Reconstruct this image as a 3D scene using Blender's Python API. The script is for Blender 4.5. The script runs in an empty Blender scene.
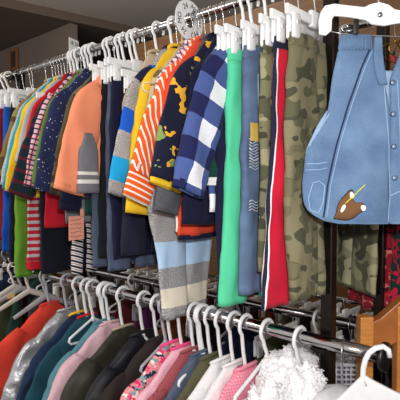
import bpy, bmesh, math, random
from mathutils import Vector, Matrix, noise

random.seed(7)
SC = bpy.context.scene
COL = SC.collection
PI = math.pi

# ------------------------------------------------------------------ camera frame
F = 480.0                      # focal length in pixels of a 400 px frame
FW = Vector((-0.674, 0.738, 0)).normalized()
RT = Vector((FW.y, -FW.x, 0))
CZ = 1.30                      # eye height
HZ = 184.0                     # horizon row
D = 1.169                      # distance of the front rails
DB = 1.62                      # back rails of the double sided rack
ZT, ZL = 1.852, 0.874           # heights of upper and lower rail
ZLB = 0.80
RTOP, RLOW = 0.013, 0.0185


def rx(px, y):
    """X on the line (., y) that stands at column px"""
    k = (px - 200.0) / F
    return (k * FW.y * y - RT.y * y) / (RT.x - k * FW.x)


def dep(x, y):
    return x * FW.x + y * FW.y


def zz(py, d):
    return CZ - (py - HZ) * d / F


def at(px, py, d):
    p = FW * d + RT * ((px - 200.0) / F * d)
    return Vector((p.x, p.y, zz(py, d)))


# ------------------------------------------------------------------ object helpers
def link(o):
    COL.objects.link(o)
    return o


def mesh(name, V, Fc, mat, parent=None, uv=None, smooth=True):
    me = bpy.data.meshes.new(name)
    me.from_pydata([tuple(v) for v in V], [], Fc)
    if uv is not None:
        l = me.uv_layers.new(name='UVMap')
        for lp in me.loops:
            l.data[lp.index].uv = uv[lp.vertex_index]
    if mat is not None:
        me.materials.append(mat)
    for p in me.polygons:
        p.use_smooth = smooth
    me.update()
    o = link(bpy.data.objects.new(name, me))
    if parent is not None:
        o.parent = parent
    return o


def tag(o, label=None, cat=None, group=None, kind=None):
    if label: o['label'] = label
    if cat: o['category'] = cat
    if group: o['group'] = group
    if kind: o['kind'] = kind
    return o


def thing(name, label, cat, loc=(0, 0, 0), rz=0.0, group=None):
    o = link(bpy.data.objects.new(name, None))
    o.location = loc
    o.rotation_euler = (0, 0, rz)
    o.empty_display_size = .03
    return tag(o, label, cat, group)


class MB:
    """collects simple solids into one mesh"""
    def __init__(s):
        s.V, s.F, s.U = [], [], []

    def add(s, V, Fc, uv=None):
        n = len(s.V)
        s.V += [Vector(v) for v in V]
        s.F += [tuple(i + n for i in f) for f in Fc]
        s.U += uv if uv else [(v[0] + v[1], v[2]) for v in V]

    def tube(s, pts, r, n=8, closed=False, caps=True, flat=1.0):
        pts = [Vector(p) for p in pts]
        m = len(pts)
        rr = r if isinstance(r, (list, tuple)) else [r] * m
        V, Fc = [], []
        up = None
        for i, p in enumerate(pts):
            if closed:
                t = pts[(i + 1) % m] - pts[i - 1]
            else:
                t = pts[min(i + 1, m - 1)] - pts[max(i - 1, 0)]
            t.normalize()
            if up is None:
                a = Vector((1, 0, 0)) if abs(t.x) < .9 else Vector((0, 1, 0))
                up = (a - t * a.dot(t)).normalized()
            else:
                up = (up - t * up.dot(t))
                up = up.normalized() if up.length > 1e-6 else t.orthogonal().normalized()
            b = t.cross(up)
            for k in range(n):
                a = 2 * PI * k / n
                V.append(p + (up * math.cos(a) * flat + b * math.sin(a)) * rr[i])
        for i in range(m if closed else m - 1):
            for k in range(n):
                j = (i + 1) % m
                Fc.append((i * n + k, i * n + (k + 1) % n, j * n + (k + 1) % n, j * n + k))
        if caps and not closed:
            Fc.append(tuple(range(n))[::-1])
            Fc.append(tuple((m - 1) * n + k for k in range(n)))
        s.add(V, Fc)

    def box(s, lo, hi, bevel=0.0):
        bm = bmesh.new()
        bmesh.ops.create_cube(bm, size=1)
        c = [(lo[i] + hi[i]) / 2 for i in range(3)]
        d = [hi[i] - lo[i] for i in range(3)]
        for v in bm.verts:
            v.co = Vector((c[0] + v.co.x * d[0], c[1] + v.co.y * d[1], c[2] + v.co.z * d[2]))
        if bevel:
            bmesh.ops.bevel(bm, geom=bm.edges[:], offset=bevel, segments=2, affect='EDGES', profile=.5)
        bm.verts.index_update()
        s.add([v.co.copy() for v in bm.verts], [tuple(v.index for v in f.verts) for f in bm.faces])
        bm.free()

    def prism(s, poly, y0, y1):
        """poly of (x,z) extruded along y"""
        n = len(poly)
        V = [(x, y0, z) for x, z in poly] + [(x, y1, z) for x, z in poly]
        Fc = [tuple(range(n)), tuple(range(2 * n - 1, n - 1, -1))]
        for i in range(n):
            j = (i + 1) % n
            Fc.append((i, i + n, j + n, j))
        s.add(V, Fc)

    def build(s, name, mat, parent=None, smooth=True, M=None):
        V = [M @ v for v in s.V] if M is not None else s.V
        return mesh(name, V, s.F, mat, parent, s.U, smooth)


# ------------------------------------------------------------------ materials
def lin(c):
    r = []
    for v in c[:3]:
        v = v / 255.0
        r.append(v / 12.92 if v <= .04045 else ((v + .055) / 1.055) ** 2.4)
    return (r[0], r[1], r[2], 1.0)


class NT:
    def __init__(s, name):
        s.m = bpy.data.materials.new(name)
        s.m.use_nodes = True
        s.t = s.m.node_tree
        s.b = s.t.nodes['Principled BSDF']

    def n(s, typ, **kw):
        o = s.t.nodes.new(typ)
        for k, v in kw.items():
            setattr(o, k, v)
        return o

    def l(s, a, b):
        s.t.links.new(a, b)

    def math(s, op, a, b=None, c=None):
        o = s.n('ShaderNodeMath', operation=op)
        for i, v in enumerate((a, b, c)):
            if v is None: continue
            if isinstance(v, (int, float)): o.inputs[i].default_value = v
            else: s.l(v, o.inputs[i])
        return o.outputs[0]

    def uv(s):
        if not hasattr(s, '_uv'):
            s._uvv = s.n('ShaderNodeUVMap', uv_map='UVMap').outputs[0]
            x = s.n('ShaderNodeSeparateXYZ')
            s.l(s._uvv, x.inputs[0])
            s._uv = (x.outputs[0], x.outputs[1])
        return s._uv

    def ramp(s, fac, stops, interp='CONSTANT'):
        r = s.n('ShaderNodeValToRGB')
        r.color_ramp.interpolation = interp
        e = r.color_ramp.elements
        while len(e) > 1: e.remove(e[-1])
        e[0].position = stops[0][0]; e[0].color = lin(stops[0][1])
        for p, c in stops[1:]:
            k = e.new(min(max(p, 0), 1)); k.color = lin(c)
        s.l(fac, r.inputs[0])
        return r.outputs[0]

    def mix(s, fac, a, b):
        o = s.n('ShaderNodeMix', data_type='RGBA')
        if isinstance(fac, (int, float)): o.inputs[0].default_value = fac
        else: s.l(fac, o.inputs[0])
        for i, v in ((6, a), (7, b)):
            if isinstance(v, (tuple, list)): o.inputs[i].default_value = lin(v)
            else: s.l(v, o.inputs[i])
        return o.outputs[2]

    def noise(s, scale, detail=2.0, vec=None, off=None):
        o = s.n('ShaderNodeTexNoise')
        o.inputs['Scale'].default_value = scale
        o.inputs['Detail'].default_value = detail
        v = vec
        if v is None:
            s.uv(); v = s._uvv
        if off:
            a = s.n('ShaderNodeVectorMath', operation='ADD')
            s.l(v, a.inputs[0]); a.inputs[1].default_value = off
            v = a.outputs[0]
        s.l(v, o.inputs['Vector'])
        return o.outputs[0]


_fab = {}


def fabric(name, patt, var=.10, bump=.25, rough=.9, nscale=260, sheen=.03, big=14):
    if name in _fab: return _fab[name]
    s = NT(name)
    col = patt(s)
    if isinstance(col, (tuple, list)):
        rgb = s.n('ShaderNodeRGB'); rgb.outputs[0].default_value = lin(col); col = rgb.outputs[0]
    nz = s.noise(nscale, 3)
    nb = s.noise(big, 3)
    k = s.math('ADD', s.math('MULTIPLY', s.math('SUBTRACT', nz, .5), var * 3.0), 1.0)
    k = s.math('ADD', k, s.math('MULTIPLY', s.math('SUBTRACT', nb, .5), var * 1.2))
    mul = s.n('ShaderNodeVectorMath', operation='SCALE')
    s.l(col, mul.inputs[0]); s.l(k, mul.inputs['Scale'])
    s.l(mul.outputs[0], s.b.inputs['Base Color'])
    s.b.inputs['Roughness'].default_value = rough
    s.b.inputs['Sheen Weight'].default_value = sheen
    s.b.inputs['Specular IOR Level'].default_value = .25
    bp = s.n('ShaderNodeBump')
    bp.inputs['Strength'].default_value = bump
    bp.inputs['Distance'].default_value = .0012
    s.l(nz, bp.inputs['Height'])
    s.l(bp.outputs[0], s.b.inputs['Normal'])
    _fab[name] = s.m
    return s.m


def solid(c): return lambda s: c


def heather(a, b, sc=330):
    return lambda s: s.mix(s.ramp(s.noise(sc, 3), [(0, (0, 0, 0)), (.38, (0, 0, 0)), (.62, (255, 255, 255))], 'LINEAR'), a, b)


def bands(stops, total):
    """bands along v (metres from the top)"""
    def f(s):
        u, v = s.uv()
        return s.ramp(s.math('DIVIDE', v, total), [(p / total, c) for p, c in stops])
    return f


def heatherbands(stops, total, which):
    def f(s):
        u, v = s.uv()
        c = s.ramp(s.math('DIVIDE', v, total), [(p / total, c) for p, c in stops])
        m = s.ramp(s.math('DIVIDE', v, total), [(p / total, ((255,) * 3 if i in which else (0, 0, 0))) for i, (p, c_) in enumerate(stops)])
        nz = s.ramp(s.noise(320, 3), [(0, (45, 45, 50)), (.4, (45, 45, 50)), (.58, (205, 205, 205))], 'LINEAR')
        k = s.math('MULTIPLY', m, .6)
        return s.mix(k, c, nz)
    return f


def repeat(period, stops, a=0.0, b=1.0):
    """repeating stripes along a*u+b*v; stops in fractions"""
    def f(s):
        u, v = s.uv()
        w = s.math('ADD', s.math('MULTIPLY', u, a), s.math('MULTIPLY', v, b))
        return s.ramp(s.math('FRACT', s.math('DIVIDE', s.math('ADD', w, 5.0), period)), stops)
    return f


def across(stops, half):
    """bands across u, from -half to half"""
    def f(s):
        u, v = s.uv()
        w = s.math('DIVIDE', s.math('ADD', u, half), 2 * half)
        return s.ramp(w, [((p + half) / (2 * half), c) for p, c in stops])
    return f


def check(p, c0, c1, c2):
    def f(s):
        u, v = s.uv()
        A = s.math('LESS_THAN', s.math('FRACT', s.math('DIVIDE', s.math('ADD', u, 5.013), p)), .5)
        B = s.math('LESS_THAN', s.math('FRACT', s.math('DIVIDE', s.math('ADD', v, 5.0), p)), .5)
        t = s.math('DIVIDE', s.math('ADD', A, B), 2.0)
        return s.ramp(t, [(0, c0), (.3, c1), (.8, c2)])
    return f


def thincheck(p, base, ca, cb):
    def f(s):
        u, v = s.uv()
        A = s.math('LESS_THAN', s.math('FRACT', s.math('DIVIDE', s.math('ADD', u, 5.0), p)), .3)
        B = s.math('LESS_THAN', s.math('FRACT', s.math('DIVIDE', s.math('ADD', v, 5.0), p)), .3)
        return s.mix(B, s.mix(A, base, ca), cb)
    return f


def camo(c1, c2, c3, c4=None, sc=13):
    def f(s):
        a = s.noise(sc, 1.2)
        b = s.noise(sc * 1.1, 1.2, off=(3.1, 7.7, 1.3))
        d = s.noise(sc * 1.3, 1.2, off=(13.1, 1.7, 4.3))
        x = s.mix(s.math('GREATER_THAN', a, .53), c1, c2)
        x = s.mix(s.math('GREATER_THAN', b, .57), x, c3)
        if c4: x = s.mix(s.math('GREATER_THAN', d, .6), x, c4)
        return x
    return f


def dots(base, dot, scale, r):
    def f(s):
        s.uv()
        v = s.n('ShaderNodeTexVoronoi', feature='F1')
        v.inputs['Scale'].default_value = scale
        s.l(s._uvv, v.inputs['Vector'])
        return s.mix(s.math('LESS_THAN', v.outputs['Distance'], r), base, dot)
    return f


def flowers(base, col, col2, p, n=5):
    def f(s):
        u, v = s.uv()
        row = s.math('FLOOR', s.math('DIVIDE', v, p))
        uu = s.math('ADD', u, s.math('MULTIPLY', s.math('MODULO', row, 2.0), p * .5))
        x = s.math('SUBTRACT', s.math('FRACT', s.math('DIVIDE', s.math('ADD', uu, 5.0), p)), .5)
        y = s.math('SUBTRACT', s.math('FRACT', s.math('DIVIDE', v, p)), .5)
        r = s.math('SQRT', s.math('ADD', s.math('MULTIPLY', x, x), s.math('MULTIPLY', y, y)))
        th = s.math('ARCTAN2', y, x)
        k = s.math('ADD', s.math('MULTIPLY', s.math('COSINE', s.math('MULTIPLY', th, float(n))), .15), .32)
        pet = s.math('LESS_THAN', r, k)
        cen = s.math('LESS_THAN', r, .09)
        nz = s.noise(42, 1.5)
        leaf = s.math('GREATER_THAN', nz, .6)
        return s.mix(cen, s.mix(pet, s.mix(leaf, base, col2), col), base)
    return f


def blobs(base, cols, scale, thr):
    """scattered blotches of several colours"""
    def f(s):
        x = base
        for i, c in enumerate(cols):
            nz = s.noise(scale * (1 + .13 * i), 2.5, off=(3.7 * i + 1.3, 9.1 * i + 2.2, 2.0 * i))
            x = s.mix(s.math('GREATER_THAN', nz, thr), x, c)
        return x
    return f


def denim(c=(72, 104, 150), fade=(132, 164, 200)):
    def f(s):
        n1 = s.noise(9, 4)
        k = s.ramp(n1, [(0, (0, 0, 0)), (.35, (0, 0, 0)), (.7, (215, 215, 215))], 'LINEAR')
        x = s.mix(k, c, fade)
        u, v = s.uv()
        w = s.math('FRACT', s.math('MULTIPLY', s.math('ADD', u, s.math('MULTIPLY', v, .6)), 420))
        return s.mix(s.math('MULTIPLY', w, .2), x, (190, 205, 225))
    return f


def plastic(name, c, rough=.35, var=0.04):
    s = NT(name)
    tc = s.n('ShaderNodeTexCoord')
    nz = s.noise(30, 3, vec=tc.outputs['Object'])
    d = tuple(max(0, x - 255 * var * 2) for x in c)
    s.l(s.mix(nz, d, c), s.b.inputs['Base Color'])
    s.b.inputs['Roughness'].default_value = rough
    return s.m


def metal(name, c, rough=.15, spec=1.0):
    s = NT(name)
    tc = s.n('ShaderNodeTexCoord')
    nz = s.noise(25, 4, vec=tc.outputs['Object'])
    s.b.inputs['Base Color'].default_value = lin(c)
    s.b.inputs['Metallic'].default_value = spec
    s.l(s.math('ADD', s.math('MULTIPLY', nz, .12), rough), s.b.inputs['Roughness'])
    return s.m


def wall(name, c, var=.08, sc=3.0, rough=.9):
    s = NT(name)
    tc = s.n('ShaderNodeTexCoord')
    nz = s.noise(sc, 5, vec=tc.outputs['Object'])
    n2 = s.noise(90, 2, vec=tc.outputs['Object'])
    d = tuple(x * (1 - var * 2) for x in c)
    s.l(s.mix(nz, d, c), s.b.inputs['Base Color'])
    s.b.inputs['Roughness'].default_value = rough
    bp = s.n('ShaderNodeBump'); bp.inputs['Strength'].default_value = .15; bp.inputs['Distance'].default_value = .004
    s.l(n2, bp.inputs['Height']); s.l(bp.outputs[0], s.b.inputs['Normal'])
    return s.m


def wood(name, c1, c2, scale=(3, 3, 40), rough=.45):
    s = NT(name)
    tc = s.n('ShaderNodeTexCoord')
    mp = s.n('ShaderNodeMapping'); mp.inputs['Scale'].default_value = scale
    s.l(tc.outputs['Object'], mp.inputs[0])
    nz = s.noise(3.0, 6, vec=mp.outputs[0])
    s.l(s.ramp(nz, [(.25, c1), (.5, c2), (.75, c1)], 'LINEAR'), s.b.inputs['Base Color'])
    s.b.inputs['Roughness'].default_value = rough
    return s.m


WHITE = plastic('white_plastic', (238, 240, 242))
WHITE2 = plastic('cream_white_plastic', (226, 224, 214))
GREYP = plastic('grey_plastic', (176, 178, 186))
CLEAR = plastic('frosted_plastic', (205, 208, 206), .2)
CHROME = metal('chrome', (176, 174, 176), .07)
STEEL = metal('steel_wire', (190, 190, 190), .22)
DARKSTEEL = metal('dark_steel', (44, 38, 36), .22, .85)
BLACKP = plastic('black_plastic', (20, 19, 20), .4)
BRASS = metal('brass', (200, 160, 80), .3)

# ------------------------------------------------------------------ cloth shapes
def sgp(x, p):
    return math.copysign(abs(x) ** p, x)


def cloth_loft(name, rows, mat, parent, seed=0, N=34, fold=.006, fl=.06, cap=True, hem=True, puff=0.0, puffp=.07, uvo=(0, 0), lump=.004, off=0.0, foldv=1.2):
    """rows: list of (z, centre_u, half_width, half_thickness); local x = thickness, -y = u.
    uv = (u - centre, -z)"""
    V, Fc, U = [], [], []
    z0, z1 = rows[0][0], rows[-1][0]
    M = max(10, int(abs(z0 - z1) / .016))
    rs = []
    for i in range(M + 1):
        f = i / M
        z = z0 + (z1 - z0) * f
        k = 0
        while k < len(rows) - 2 and rows[k + 1][0] > z: k += 1
        a, b = rows[k], rows[k + 1]
        g = 0 if a[0] == b[0] else (z - a[0]) / (b[0] - a[0])
        g = min(1, max(0, g)); gs = g * g * (3 - 2 * g) * .5 + g * .5
        rs.append((z, a[1] + (b[1] - a[1]) * gs, a[2] + (b[2] - a[2]) * gs, a[3] + (b[3] - a[3]) * gs, f))

    def ring(z, cu, a, b, f, shrink=0.0):
        for j in range(N):
            th = 2 * PI * j / N
            c, s = math.cos(th), math.sin(th)
            uu = (a - shrink) * sgp(c, .8)
            t = max(b - shrink * .6, .0008) * sgp(s, .75)
            if puff:
                q = .55 + .45 * abs(math.sin(PI * (z0 - z) / puffp)) ** .6
                t *= 1 - puff + puff * q * 1.4
            u = cu + uu
            w = fold * (.25 + .75 * f ** .7) * (math.sin(2 * PI * u / fl + seed * 1.7 + foldv * z * 9) * .6 + math.sin(2 * PI * u / (fl * 1.73) + seed * .9 - z * 6 * foldv) * .5)
            side = 1 if s >= 0 else -1
            l = lump * noise.noise(Vector((u * 14, z * 9, seed * 3.1 + side * 11))) * 2.4
            l += lump * .9 * noise.noise(Vector((u * 34 + z * 14, z * 26 - u * 12, seed * 1.3 + side * 5)))
            ee = .004 * noise.noise(Vector((side * 3.0, z * 16, seed * 2.3))) * sgp(c, 1) * 2
            V.append((t + w * (1 if a > .02 else .3) + l * abs(s) + off, -(u + ee), z))
            U.append((uu + uvo[0], -z + uvo[1]))

    for r in rs: ring(*r)
    nr = len(rs)
    if hem:
        z, cu, a, b, f = rs[-1]
        hz = min(.03, abs(z0 - z1) * .5)
        ring(z + .001, cu, a, b, f, .0025)
        ring(z + hz, cu, a, b, f, .003)
        nr += 2
    for i in range(nr - 1):
        for j in range(N):
            Fc.append((i * N + j, i * N + (j + 1) % N, (i + 1) * N + (j + 1) % N, (i + 1) * N + j))
    if cap:
        Fc.append(tuple(range(N))[::-1])
    Fc.append(tuple((nr - 1) * N + j for j in range(N)))
    return mesh(name, V, Fc, mat, parent, U)


def sleeve(name, path, mat, parent, seed=0, N=20, lump=.004, puff=0.0, puffp=.07, close0=True, off=0.0, uvv=0.0, rot=0.0):
    """path: list of (u, z, half_width, half_thickness)"""
    P = []
    # resample
    for i in range(len(path) - 1):
        a, b = path[i], path[i + 1]
        L = math.hypot(b[0] - a[0], b[1] - a[1])
        n = max(2, int(L / .016))
        for k in range(n):
            g = k / n
            P.append([a[q] + (b[q] - a[q]) * g for q in range(4)])
    P.append(list(path[-1]))
    for _ in range(4):
        Q = [p[:] for p in P]
        for i in range(1, len(P) - 1):
            for q in range(4): Q[i][q] = (P[i - 1][q] + P[i][q] * 2 + P[i + 1][q]) / 4
        P = Q
    V, U, Fc = [], [], []
    s = 0
    nr = 0
    tot = sum(math.hypot(P[i][0] - P[i - 1][0], P[i][1] - P[i - 1][1]) for i in range(1, len(P)))

    def ring(i, s, shrink=0.0, back=0.0):
        a, b = P[max(i - 1, 0)], P[min(i + 1, len(P) - 1)]
        tu, tz = b[0] - a[0], b[1] - a[1]
        L = math.hypot(tu, tz); tu /= L; tz /= L
        nu, nz_ = -tz, tu                       # in-plane normal
        u0, z0_, w, h = P[i]
        u0 -= tu * back; z0_ -= tz * back
        for j in range(N):
            th = 2 * PI * j / N
            c, sn = math.cos(th), math.sin(th)
            x = (w - shrink) * sgp(c, .8)
            t = max(h - shrink * .6, .0008) * sgp(sn, .8)
            if puff: t *= 1 - puff + puff * 1.4 * (.5 + .5 * abs(math.sin(PI * s / puffp)) ** .6)
            side = 1 if sn >= 0 else -1
            l = lump * noise.noise(Vector((x * 16, s * 11, seed * 4.7 + side * 9))) * 2.4
            l += lump * 1.1 * noise.noise(Vector((x * 22 + s * 20, s * 30 - x * 26, seed * 2.1 + side * 4)))
            e = lump * 1.2 * noise.noise(Vector((side * 2.0 * c, s * 15, seed * 1.9))) * c
            V.append((t + l * abs(sn) + off, -(u0 + nu * (x + e)), z0_ + nz_ * (x + e)))
            U.append((x, s + uvv))

    for i in range(len(P)):
        if i: s += math.hypot(P[i][0] - P[i - 1][0], P[i][1] - P[i - 1][1])
        ring(i, s); nr += 1
    ring(len(P) - 1, s, .0025, .001); ring(len(P) - 1, s, .004, .025); nr += 2
    for i in range(nr - 1):
        for j in range(N):
            Fc.append((i * N + j, i * N + (j + 1) % N, (i + 1) * N + (j + 1) % N, (i + 1) * N + j))
    Fc.append(tuple(range(N))[::-1]); Fc.append(tuple((nr - 1) * N + j for j in range(N)))
    return mesh(name, V, Fc, mat, parent, U), tot


_seed = [1]


def shirt(name, label, cat, X, Y, Z, sleeves, torso, hw=.13, top=-.10, drop=.075, L=.55, sl=.42, sw=.055, ang=18, th=.011,
          cuff=None, cuffl=.03, hem=None, heml=.03, collar=None, yaw=0.0, puff=0, group=None, fold=.005, neck=.045, soff=0.0, lump=.004, both=True):
    """a top on a hanger: torso, two sleeves, cuffs, hem band and neckband"""
    _seed[0] += 1
    sd = _seed[0]
    t = thing(name, label, cat, (X, Y, Z), yaw, group)
    cloth_loft('torso', [(top, 0, neck, th * .8), (top - drop * .5, 0, neck * .45 + hw * .5, th * 1.1), (top - drop, 0, hw * .93, th), (top - drop - .03, 0, hw * .98, th), (top - drop - .12, 0, hw * .92, th),
                         (top - L * .6, 0, hw * .95, th * 1.05), (top - L, 0, hw, th * 1.1)], torso, t, sd, fold=fold, fl=.075, puff=puff, lump=lump)
    if hem:
        cloth_loft('hem_band', [(top - L + .004, 0, hw * 1.0, th * 1.15), (top - L - heml, 0, hw * .96, th * 1.05)], hem, t, sd, fold=fold, fl=.075, cap=False)
    col = collar or sleeves
    m = MB()
    pts = [Vector((math.sin(2 * PI * k / 18) * th * 1.0, math.cos(2 * PI * k / 18) * (neck + .002), top + .002 + .012 * math.sin(2 * PI * k / 18))) for k in range(18)]
    m.tube(pts, .0055 if not puff else .007, 6, closed=True)
    m.build('neckband', col, t)
    a = math.radians(ang)
    for sg in (1, -1):
        if sg < 0 and not both: continue
        u0, z0 = (hw * .74), top - drop - .035
        p = [(sg * (u0 - .02), z0 + .022, sw * .62, th * .9), (sg * u0, z0, sw * .85, th * 1.15), (sg * (u0 + .03), z0 - .04, sw * 1.05, th * 1.2)]
        u1, z1 = u0 + .03 + math.sin(a) * sl * .5, z0 - .04 - math.cos(a) * sl * .5
        a2 = a * .75
        u2, z2 = u1 + math.sin(a2) * sl * .5, z1 - math.cos(a2) * sl * .5
        p += [(sg * u1, z1, sw, th * 1.15), (sg * u2, z2, sw * .86, th)]
        s_, tot = sleeve('sleeve', p, sleeves, t, sd * 2 + sg, puff=puff, off=soff if sg > 0 else 0, lump=lump * 1.6)
        if cuff:
            p2 = [(sg * (u2 - math.sin(a2) * .004), z2 + math.cos(a2) * .004, sw * .86, th * 1.12), (sg * (u2 + math.sin(a2) * cuffl), z2 - math.cos(a2) * cuffl, sw * .80, th)]
            sleeve('cuff', p2, cuff, t, sd * 2 + sg, lump=.002, off=soff if sg > 0 else 0)
    return t


def pants(name, label, cat, X, Y, Z, mat, w=.12, top=-.115, hip=.2, L=.7, th=.016, flare=.01, waist=None, yaw=0.0, group=None, cuff=None, fold=.004, gap=.004, lean=0.0, waisth=.035, cuffl=.03, legw=1.0):
    """trousers clipped by the waist: waistband, seat, two legs"""
    _seed[0] += 1
    sd = _seed[0]
    t = thing(name, label, cat, (X, Y, Z), yaw, group)
    cloth_loft('waistband', [(top, 0, w * .93, th * .8), (top - waisth, 0, w * .95, th * .95)], waist or mat, t, sd, fold=.003, fl=.016, hem=False, lump=.002)
    for sg in (1, -1):
        c0 = w * .51
        hwid = w * .5 * legw
        rows = [(top - waisth + .003, sg * w * .475, w * .478, th * .95), (top - hip, sg * c0, w * .51, th * 1.15), (top - hip - .1, sg * (c0 + gap * .4), hwid * .99, th * 1.1), (top - L * .7, sg * (c0 + gap + flare * .5) + lean * .6, hwid * .93, th),
                (top - L, sg * (c0 + gap + flare) + lean, hwid * .92, th * 1.05)]
        cloth_loft('leg', rows, mat, t, sd + sg, N=24, fold=fold, fl=.05, lump=.005)
        if cuff:
            r = rows[-1]
            cloth_loft('cuff', [(r[0] + .003, r[1], r[2] * 1.0, r[3] * 1.15), (r[0] - cuffl, r[1], r[2] * .95, r[3] * 1.05)], cuff, t, sd + sg, N=24, fold=fold, fl=.05, cap=False)
    return t


# ------------------------------------------------------------------ hangers
def hook_pts(r_rail, rt, R, neck, sg=1):
    cz = r_rail + rt - R
    P = [(0, 0, neck), (0, 0, neck + .012)]
    a0, a1 = math.radians(-50), math.radians(205)
    n = 18
    st = (0, -sg * R * math.cos(a0), cz + R * math.sin(a0))
    P.append((0, (P[1][1] + st[1]) * .62, neck + .012 + (st[2] - neck - .012) * .5))
    for k in range(n + 1):
        a = a0 + (a1 - a0) * k / n
        P.append((0, -sg * R * math.cos(a), cz + R * math.sin(a)))
    return [Vector(p) for p in P]


def hanger(label, X, Y, Z, kind='tube', hw=.16, rail=RTOP, yaw=0.0, group='hangers on the upper rail', mat=None, sg=1, neck=-.075, drop=.05, clipu=None, cat='hanger', R=None):
    mat = mat or WHITE
    nm = {'tube': 'plastic_hanger', 'clip': 'clip_hanger', 'pclip': 'clip_hanger', 'wire': 'wire_hanger', 'top': 'shirt_hanger', 'wide': 'coat_hanger'}[kind]
    t = thing(nm, label, cat, (X, Y, Z), yaw, group)
    plas = kind in ('tube', 'pclip', 'wide')
    rt = (.0066 if rail > .015 else .0058) if plas else .0018
    R = R or (.027 if plas else .021)
    if rail > .015: R += .004
    hm = MB()
    hm.tube(hook_pts(rail, rt, R, neck, sg), rt, 8, flat=.8 if plas else 1)
    hm.build('hook', mat if plas else STEEL, t)
    m = MB()
    if kind in ('tube', 'top', 'wire', 'wide'):
        r = .0055 if kind == 'tube' else (.0065 if kind == 'top' else .0018)
        zb = neck - drop
        P = []
        for k in range(13):
            u = -hw + 2 * hw * k / 12
            f = abs(u) / hw
            P.append((0, u, neck - drop * f))
        if kind == 'wide':
            m.tube(P, [.015 * (1.0 - .4 * (abs(k - 6) / 6)) for k in range(13)], 10, flat=.4)
        elif kind == 'top':
            m.tube(P, [r * (1.0 - .35 * (abs(k - 6) / 6)) * 1.3 for k in range(13)], 8, flat=.75)
        else:
            # continue into the trouser bar
            P += [(0, hw + .006, zb - .012), (0, hw - .004, zb - .024)]
            P += [(0, hw - .004 - (2 * hw - .008) * k / 6, zb - .026) for k in range(1, 6)]
            P += [(0, -hw + .004, zb - .024), (0, -hw - .006, zb - .012)]
            m.tube(P, r, 8, closed=True)
        m.tube([(0, 0, neck + .006), (0, 0, neck - .012)], [r * 1.35, r * 1.8], 8)
        m.build('shoulders', mat, t)
    else:
        # flat moulded bar with an eye for the hook and two big clips
        cu = clipu or hw - .02
        m.box((-.005, -hw, neck - .030), (.005, hw, neck - .004), .003)
        m.box((-.007, -.028, neck - .036), (.007, .028, neck + .010), .005)
        m.build('bar', mat, t)
        for s in (1, -1):
            c = MB()
            c.box((-.013, s * cu - .016, neck - .085), (-.003, s * cu + .016, neck - .022), .004)
            c.box((.003, s * cu - .016, neck - .085), (.013, s * cu + .016, neck - .022), .004)
            c.tube([(-.014, s * cu, neck - .045), (.014, s * cu, neck - .045)], .006, 10)
            c.build('clip', mat, t)
    return t


def text(name, body, size, mat, parent, M, ext=.0004):
    cu = bpy.data.curves.new(name, 'FONT')
    cu.body = body; cu.size = size; cu.align_x = 'CENTER'; cu.align_y = 'CENTER'; cu.extrude = ext
    o = bpy.data.objects.new(name + '_tmp', cu)
    COL.objects.link(o)
    dg = bpy.context.evaluated_depsgraph_get()
    dg.update()
    me = bpy.data.meshes.new_from_object(o.evaluated_get(dg))
    COL.objects.unlink(o); bpy.data.objects.remove(o)
    me.transform(M)
    me.materials.clear(); me.materials.append(mat)
    r = link(bpy.data.objects.new(name, me))
    r.parent = parent
    return r


def hlab(pre, desc):
    w = desc.split()
    room = 16 - len(pre.split())
    if len(w) > room:
        for s in (' with ', ' whose ', ' showing ', ' hanging ', ' between ', ' below ', ' seen ', ' for '):
            if s in desc:
                d = desc.split(s)[0]
                if len(d.split()) <= room: return pre + ' ' + d
        desc = ' '.join(w[:room])
    return pre + ' ' + desc


FRONT = []


def spread(items, gap, fixed=None):
    """slide the hung things along their rail until neighbours have room"""
    items.sort(key=lambda e: e[0])
    xs = [e[0] for e in items]
    for _ in range(400):
        for i in range(len(xs) - 1):
            g = (items[i][2] + items[i + 1][2]) - (xs[i + 1] - xs[i])
            if g > 0:
                a, b = .5, .5
                if items[i + 1][0] > -1.0: a, b = 1.0, 0.0
                xs[i] -= g * a; xs[i + 1] += g * b
    for x, (x0, obs, h) in zip(xs, items):
        for o in obs: o.location.x += x - x0

# ================================================================== THE ROOM
def slab(name, lo, hi, mat, kind='structure', parent=None, bevel=0):
    m = MB(); m.box(lo, hi, bevel)
    return tag(m.build(name, mat, parent, smooth=False), kind=kind)


M_CEIL = wall('ceiling_paint', (226, 218, 208), .04)
M_BEAM = wall('beam_paint', (104, 90, 80), .05)
M_WALL = wall('taupe_wall', (126, 114, 105), .06)
M_FLOOR = wall('dark_carpet', (70, 60, 54), .2, 20)
M_PANEL = wood('brown_panelling', (128, 92, 56), (104, 72, 42), (2, 2, 14), .6)
slab('floor', (-8.5, -1.6, -.06), (3.2, 6.2, 0), M_FLOOR)
slab('wall_back', (-8.5, 6.2, 0), (3.2, 6.3, 3.4), M_WALL)
slab('wall_far', (-8.5, 3.2, 0), (-5.0, 3.3, 3.2), M_WALL)
slab('wall_left', (-8.6, -1.6, 0), (-8.5, 6.2, 3.4), M_WALL)
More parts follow.
